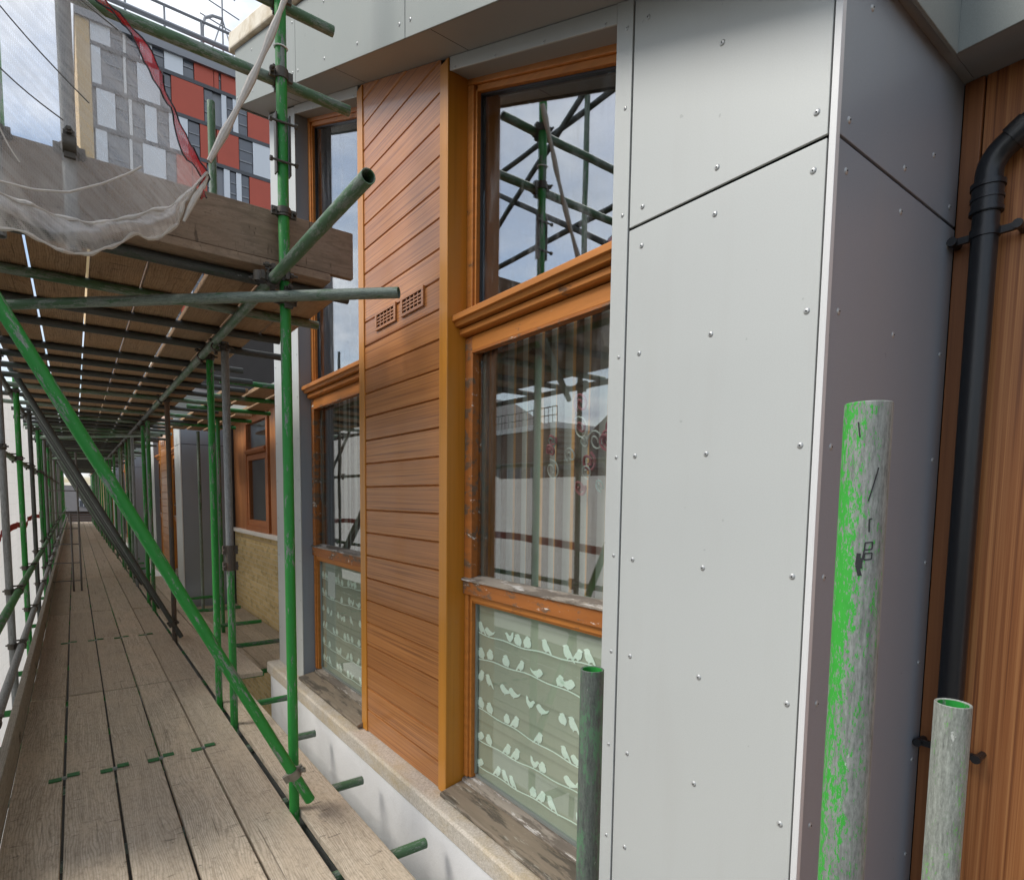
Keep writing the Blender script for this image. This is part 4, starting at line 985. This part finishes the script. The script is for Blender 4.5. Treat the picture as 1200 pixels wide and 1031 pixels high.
# ------------------------------------------------------------------ background buildings
TY = 56.0
tw = thing('tower_block', 'tall tower block with red, white and grey panels and a tan edge, behind the netting', 'building', (8, TY, -3.8))
MB().box(2.2, 17.5, TY+.3, TY+14, -3.8, 34.6).build('wall', M['t_grey'], tw)
MB().box(1.36, 2.2, TY, TY+14, -3.8, 34.9).build('tan_edge', M['t_tan'], tw)
FH = 2.94
def X(zx): return 2.2 + (zx-437)/3.967*.0613
rows = [[('l',440,520),('w',522,570),('p',571,583),('w',586,640),('l',643,695),('w',697,745),('l',748,832),('w',835,880),('r',884,975),('r',978,1000),('w',1003,1010),('r',1013,1088),('w',1091,1152),('l',1155,1240)],
        [('l',440,478),('w',481,566),('p',569,581),('w',584,624),('l',627,724),('w',728,772),('r',776,925),('w',930,968),('l',1012,1036),('w',1040,1066),('l',1068,1094),('w',1098,1140),('r',1143,1240)],
        [('l',455,530),('w',534,583),('p',586,600),('w',603,650),('l',655,706),('w',709,757),('l',760,846),('w',850,900),('r',904,980),('r',985,1093),('w',1097,1163),('l',1167,1240)],
        [('l',445,492),('w',496,580),('p',583,596),('w',599,637),('l',640,740),('w',744,786),('r',790,860),('r',863,930),('w',934,980),('l',1015,1044),('w',1047,1074),('l',1077,1103),('w',1106,1142),('r',1145,1240)]]
unit = {}
nwin = 0
for fl in range(12):
    z0 = 30.49 + FH*1 - fl*FH
    if z0 < 12: break
    for kd, a, b in rows[fl % 4]:
        xa, xb = X(a), X(b) if b < 1240 else 17.3; w_, h_ = xb-xa, FH-.30
        mat = {'l': 't_light', 'w': 't_win', 'p': 'white', 'r': 't_red'}[kd]; nm = {'l': 'light_panel', 'w': 'window', 'p': 'white_pilaster', 'r': 'red_panel'}[kd]
        m = MB().box(xa, xb, TY+.05 if kd != 'w' else TY+.16, TY+.299, z0+.15, z0+.15+h_).build(nm, M[mat], tw)
        if kd == 'w':
            MB().box(xa, xb, TY+.10, TY+.159, z0+.15+h_*.30, z0+.15+h_*.34).build('window_bar', M['t_grey'], m); MB().box(xa, xb, TY+.10, TY+.159, z0+.15+h_*.64, z0+.15+h_*.67).build('window_bar', M['t_grey'], m)
    MB().box(2.21, 17.4, TY+.02, TY+.298, z0-.145, z0+.145).build('floor_band', M['t_band'], tw)
MB().box(1.3, 17.6, TY-.2, TY+14, 34.91, 35.75).build('parapet', M['t_grey'], tw)
rl_ = MB()
for z, r in ((37.0, .19), (38.3, .11)): rl_.rod((1.4, TY, z), (17.5, TY, z), r, 6)
for i in range(7): rl_.rod((1.9+i*2.6, TY, 35.7), (1.9+i*2.6, TY, 38.3), .08, 6)
rl_.build('roof_railing', M['t_grey'], tw)
ar = MB(); ar.rod((11.5, TY+1, 35.5), (11.5, TY+1, 44), .07, 6)
for z, L in ((43.4, .9), (42.4, 1.1), (41.0, 1.4), (39.6, 1.7)): ar.rod((11.5-L, TY+1, z), (11.5+L, TY+1.3, z-.35), .05, 5)
ar.rod((11.5, TY+1, 39.9), (10.3, TY+1, 36), .05, 5); ar.rod((11.5, TY+1, 39.9), (12.7, TY+1, 36), .05, 5)
ar.path([(9.9, TY+.6, 35.5), (9.9, TY+.6, 38.3), (10.1, TY+.6, 39.1), (10.7, TY+.7, 39.6), (11.5, TY+1, 39.9)], .12, 6)
ar.build('roof_aerial', M['t_grey'], tw)
# house closing the far end of the walkway
eh = thing('end_house', 'small slate roofed house with one white window at the end of the walkway', 'house', (0, 90, -3.8))
MB().box(-8, 9, 90, 98, -3.8, -2.1).build('wall', M['brick_st'], eh)
MB().prism([(89.5, -2.1), (98.5, -2.1), (94, 1.1)], 'x', -8.2, 9.2).build('roof', M['roofdark'], eh)
w_ = MB().box(.35, 1.45, 90.3, 91.8, -1.9, -.6).build('window', M['white'], eh)
MB().box(.5, .86, 90.28, 90.32, -1.7, -.8).box(.94, 1.3, 90.28, 90.32, -1.7, -.8).build('pane', M['t_win'], w_)
# terrace across the street, seen mirrored in the windows
for k, (a, b, h, gab) in enumerate(((14, 24.2, 1.6, 2), (24.3, 33, 3.9, 0), (33.1, 46, 4.6, 1), (4, 13.9, 1.4, 2))):
    t_ = thing('street_house', ['low flat roofed brick house across the street with a stub chimney, mirrored in the windows', 'brown brick house across the street with a roof railing, mirrored in the windows', 'gabled brick house across the street, mirrored in the left window', 'nearest low brick house across the street behind the sheeting'][k], 'house', (-20, (a+b)/2, -3.8), 'houses across the street')
    MB().box(-26, -18, a, b, -3.8, h).build('wall', M['brick_st'], t_)
    if gab: MB().prism([(a-.2, h), (b+.2, h), ((a+b)/2, h+3.4)], 'x', -26.2, -17.8).build('roof', M['roofdark'], t_)
    else:
        MB().box(-26.1, -17.85, a-.05, b+.05, h, h+.3).build('roof', M['white'], t_)
        rr_ = MB()
        if gab == 2: rr_.box(-18.6, -18.2, a+1, a+1.6, h+.3, h+1.3)
        for z in (() if gab else (h+.7, h+1.15)): rr_.rod((-17.95, a, z), (-17.95, b, z), .03, 6)
        n = 0 if gab else int((b-a)/.35)
        for i in range(n): rr_.rod((-17.95, a+i*.35, h+.3), (-17.95, a+i*.35, h+1.15), .018, 5)
        rr_.build('chimney' if gab else 'railing', M['brick_st'] if gab else M['steelthin'], t_)
    y = a + 1
    while y < b - 1.5:
        for z in (-2.4, .6, 3.4):
            if z + 1.5 < h:
                w_ = MB().box(-18.0-.04, -17.96, y, y+1.3, z, z+1.5).build('window', M['t_grey'], t_)
                MB().box(-17.965, -17.95, y+.1, y+.6, z+.1, z+1.4).box(-17.965, -17.95, y+.7, y+1.2, z+.1, z+1.4).build('pane', M['t_win'], w_)
        y += 2.3

# ------------------------------------------------------------------ camera (24 mm-class wide lens with a little rise)
yaw, pitch, roll = .6414, -.0799, .0124
cw, sw, cp, sp_ = math.cos(yaw), math.sin(yaw), math.cos(pitch), math.sin(pitch)
fw = Vector((sw*cp, cw*cp, sp_)); r0 = Vector((cw, -sw, 0)); u0 = r0.cross(fw)
rt = math.cos(roll)*r0 + math.sin(roll)*u0; upv = -math.sin(roll)*r0 + math.cos(roll)*u0
cam = bpy.data.cameras.new('camera'); co = bpy.data.objects.new('camera', cam); COL.objects.link(co)
co.matrix_world = Matrix((rt, upv, -fw)).transposed().to_4x4()
cam.sensor_width = 36; cam.sensor_fit = 'HORIZONTAL'; cam.lens = 686.05/1200*36; cam.shift_y = (640.05-515.5)/1200
cam.clip_start = .02; cam.clip_end = 2000
scene.camera = co

# ------------------------------------------------------------------ light
SUN_EL, SUN_AZ = math.radians(48), math.radians(-68)      # azimuth measured from +y towards +x
wd = bpy.data.worlds.new('World'); scene.world = wd; wd.use_nodes = True
nt = wd.node_tree; nt.nodes.clear()
def W(typ, **kw):
    n = nt.nodes.new(typ)
    for k, v in kw.items():
        if k.startswith('i_'):
            key = k[2:]; key = int(key) if key.isdigit() else key.replace('_', ' '); s = n.inputs[key]
            if isinstance(v, bpy.types.NodeSocket): nt.links.new(v, s)
            else: s.default_value = v
        else: setattr(n, k, v)
    return n
sky = W('ShaderNodeTexSky', sky_type='NISHITA', sun_disc=False, sun_elevation=SUN_EL, sun_rotation=SUN_AZ, altitude=50, air_density=1.2, dust_density=1.5)
tc = W('ShaderNodeTexCoord')
sep = W('ShaderNodeSeparateXYZ', i_0=tc.outputs['Generated'])
mx = W('ShaderNodeMath', operation='MAXIMUM', i_0=sep.outputs[2], i_1=.0)
ad = W('ShaderNodeMath', operation='ADD', i_0=mx.outputs[0], i_1=.18)
dx = W('ShaderNodeMath', operation='DIVIDE', i_0=sep.outputs[0], i_1=ad.outputs[0]); dy = W('ShaderNodeMath', operation='DIVIDE', i_0=sep.outputs[1], i_1=ad.outputs[0])
cv = W('ShaderNodeCombineXYZ', i_X=dx.outputs[0], i_Y=dy.outputs[0], i_Z=.3)
n1_ = W('ShaderNodeTexNoise', i_Vector=cv.outputs[0], i_Scale=1.35, i_Detail=9.0, i_Roughness=.58, i_Distortion=.25)
cr = W('ShaderNodeValToRGB', i_Fac=n1_.outputs[0]); e = cr.color_ramp.elements; e[0].position = .40; e[0].color = (0,0,0,1); e[1].position = .60; e[1].color = (1,1,1,1)
n2_ = W('ShaderNodeTexNoise', i_Vector=cv.outputs[0], i_Scale=3.1, i_Detail=6.0, i_Roughness=.6)
cc = W('ShaderNodeValToRGB', i_Fac=n2_.outputs[0]); e = cc.color_ramp.elements; e[0].position = .3; e[0].color = (4.3, 4.9, 5.9, 1); e[1].position = .62; e[1].color = (8.6, 8.75, 9.0, 1)
mxn = W('ShaderNodeMix', data_type='RGBA', i_0=cr.outputs[0]); nt.links.new(sky.outputs[0], mxn.inputs[6]); nt.links.new(cc.outputs[0], mxn.inputs[7])
bg = W('ShaderNodeBackground', i_Strength=.105); nt.links.new(mxn.outputs[2], bg.inputs[0])
ow = W('ShaderNodeOutputWorld'); nt.links.new(bg.outputs[0], ow.inputs[0])
sl_ = bpy.data.lights.new('sun', 'SUN'); sl_.energy = 2.1; sl_.angle = math.radians(22); sl_.color = (1, .96, .90)
so = bpy.data.objects.new('sun', sl_); COL.objects.link(so)
sd = Vector((math.sin(SUN_AZ)*math.cos(SUN_EL), math.cos(SUN_AZ)*math.cos(SUN_EL), math.sin(SUN_EL)))
so.rotation_euler = sd.to_track_quat('Z', 'Y').to_euler(); so.location = sd*30

scene.view_settings.view_transform = 'Standard'; scene.view_settings.look = 'None'; scene.view_settings.gamma = 1
scene.view_settings.exposure = .72
cy_ = scene.cycles
cy_.use_denoising = True; cy_.max_bounces = 8; cy_.transparent_max_bounces = 16; cy_.diffuse_bounces = 4; cy_.glossy_bounces = 4; cy_.caustics_reflective = False; cy_.caustics_refractive = False
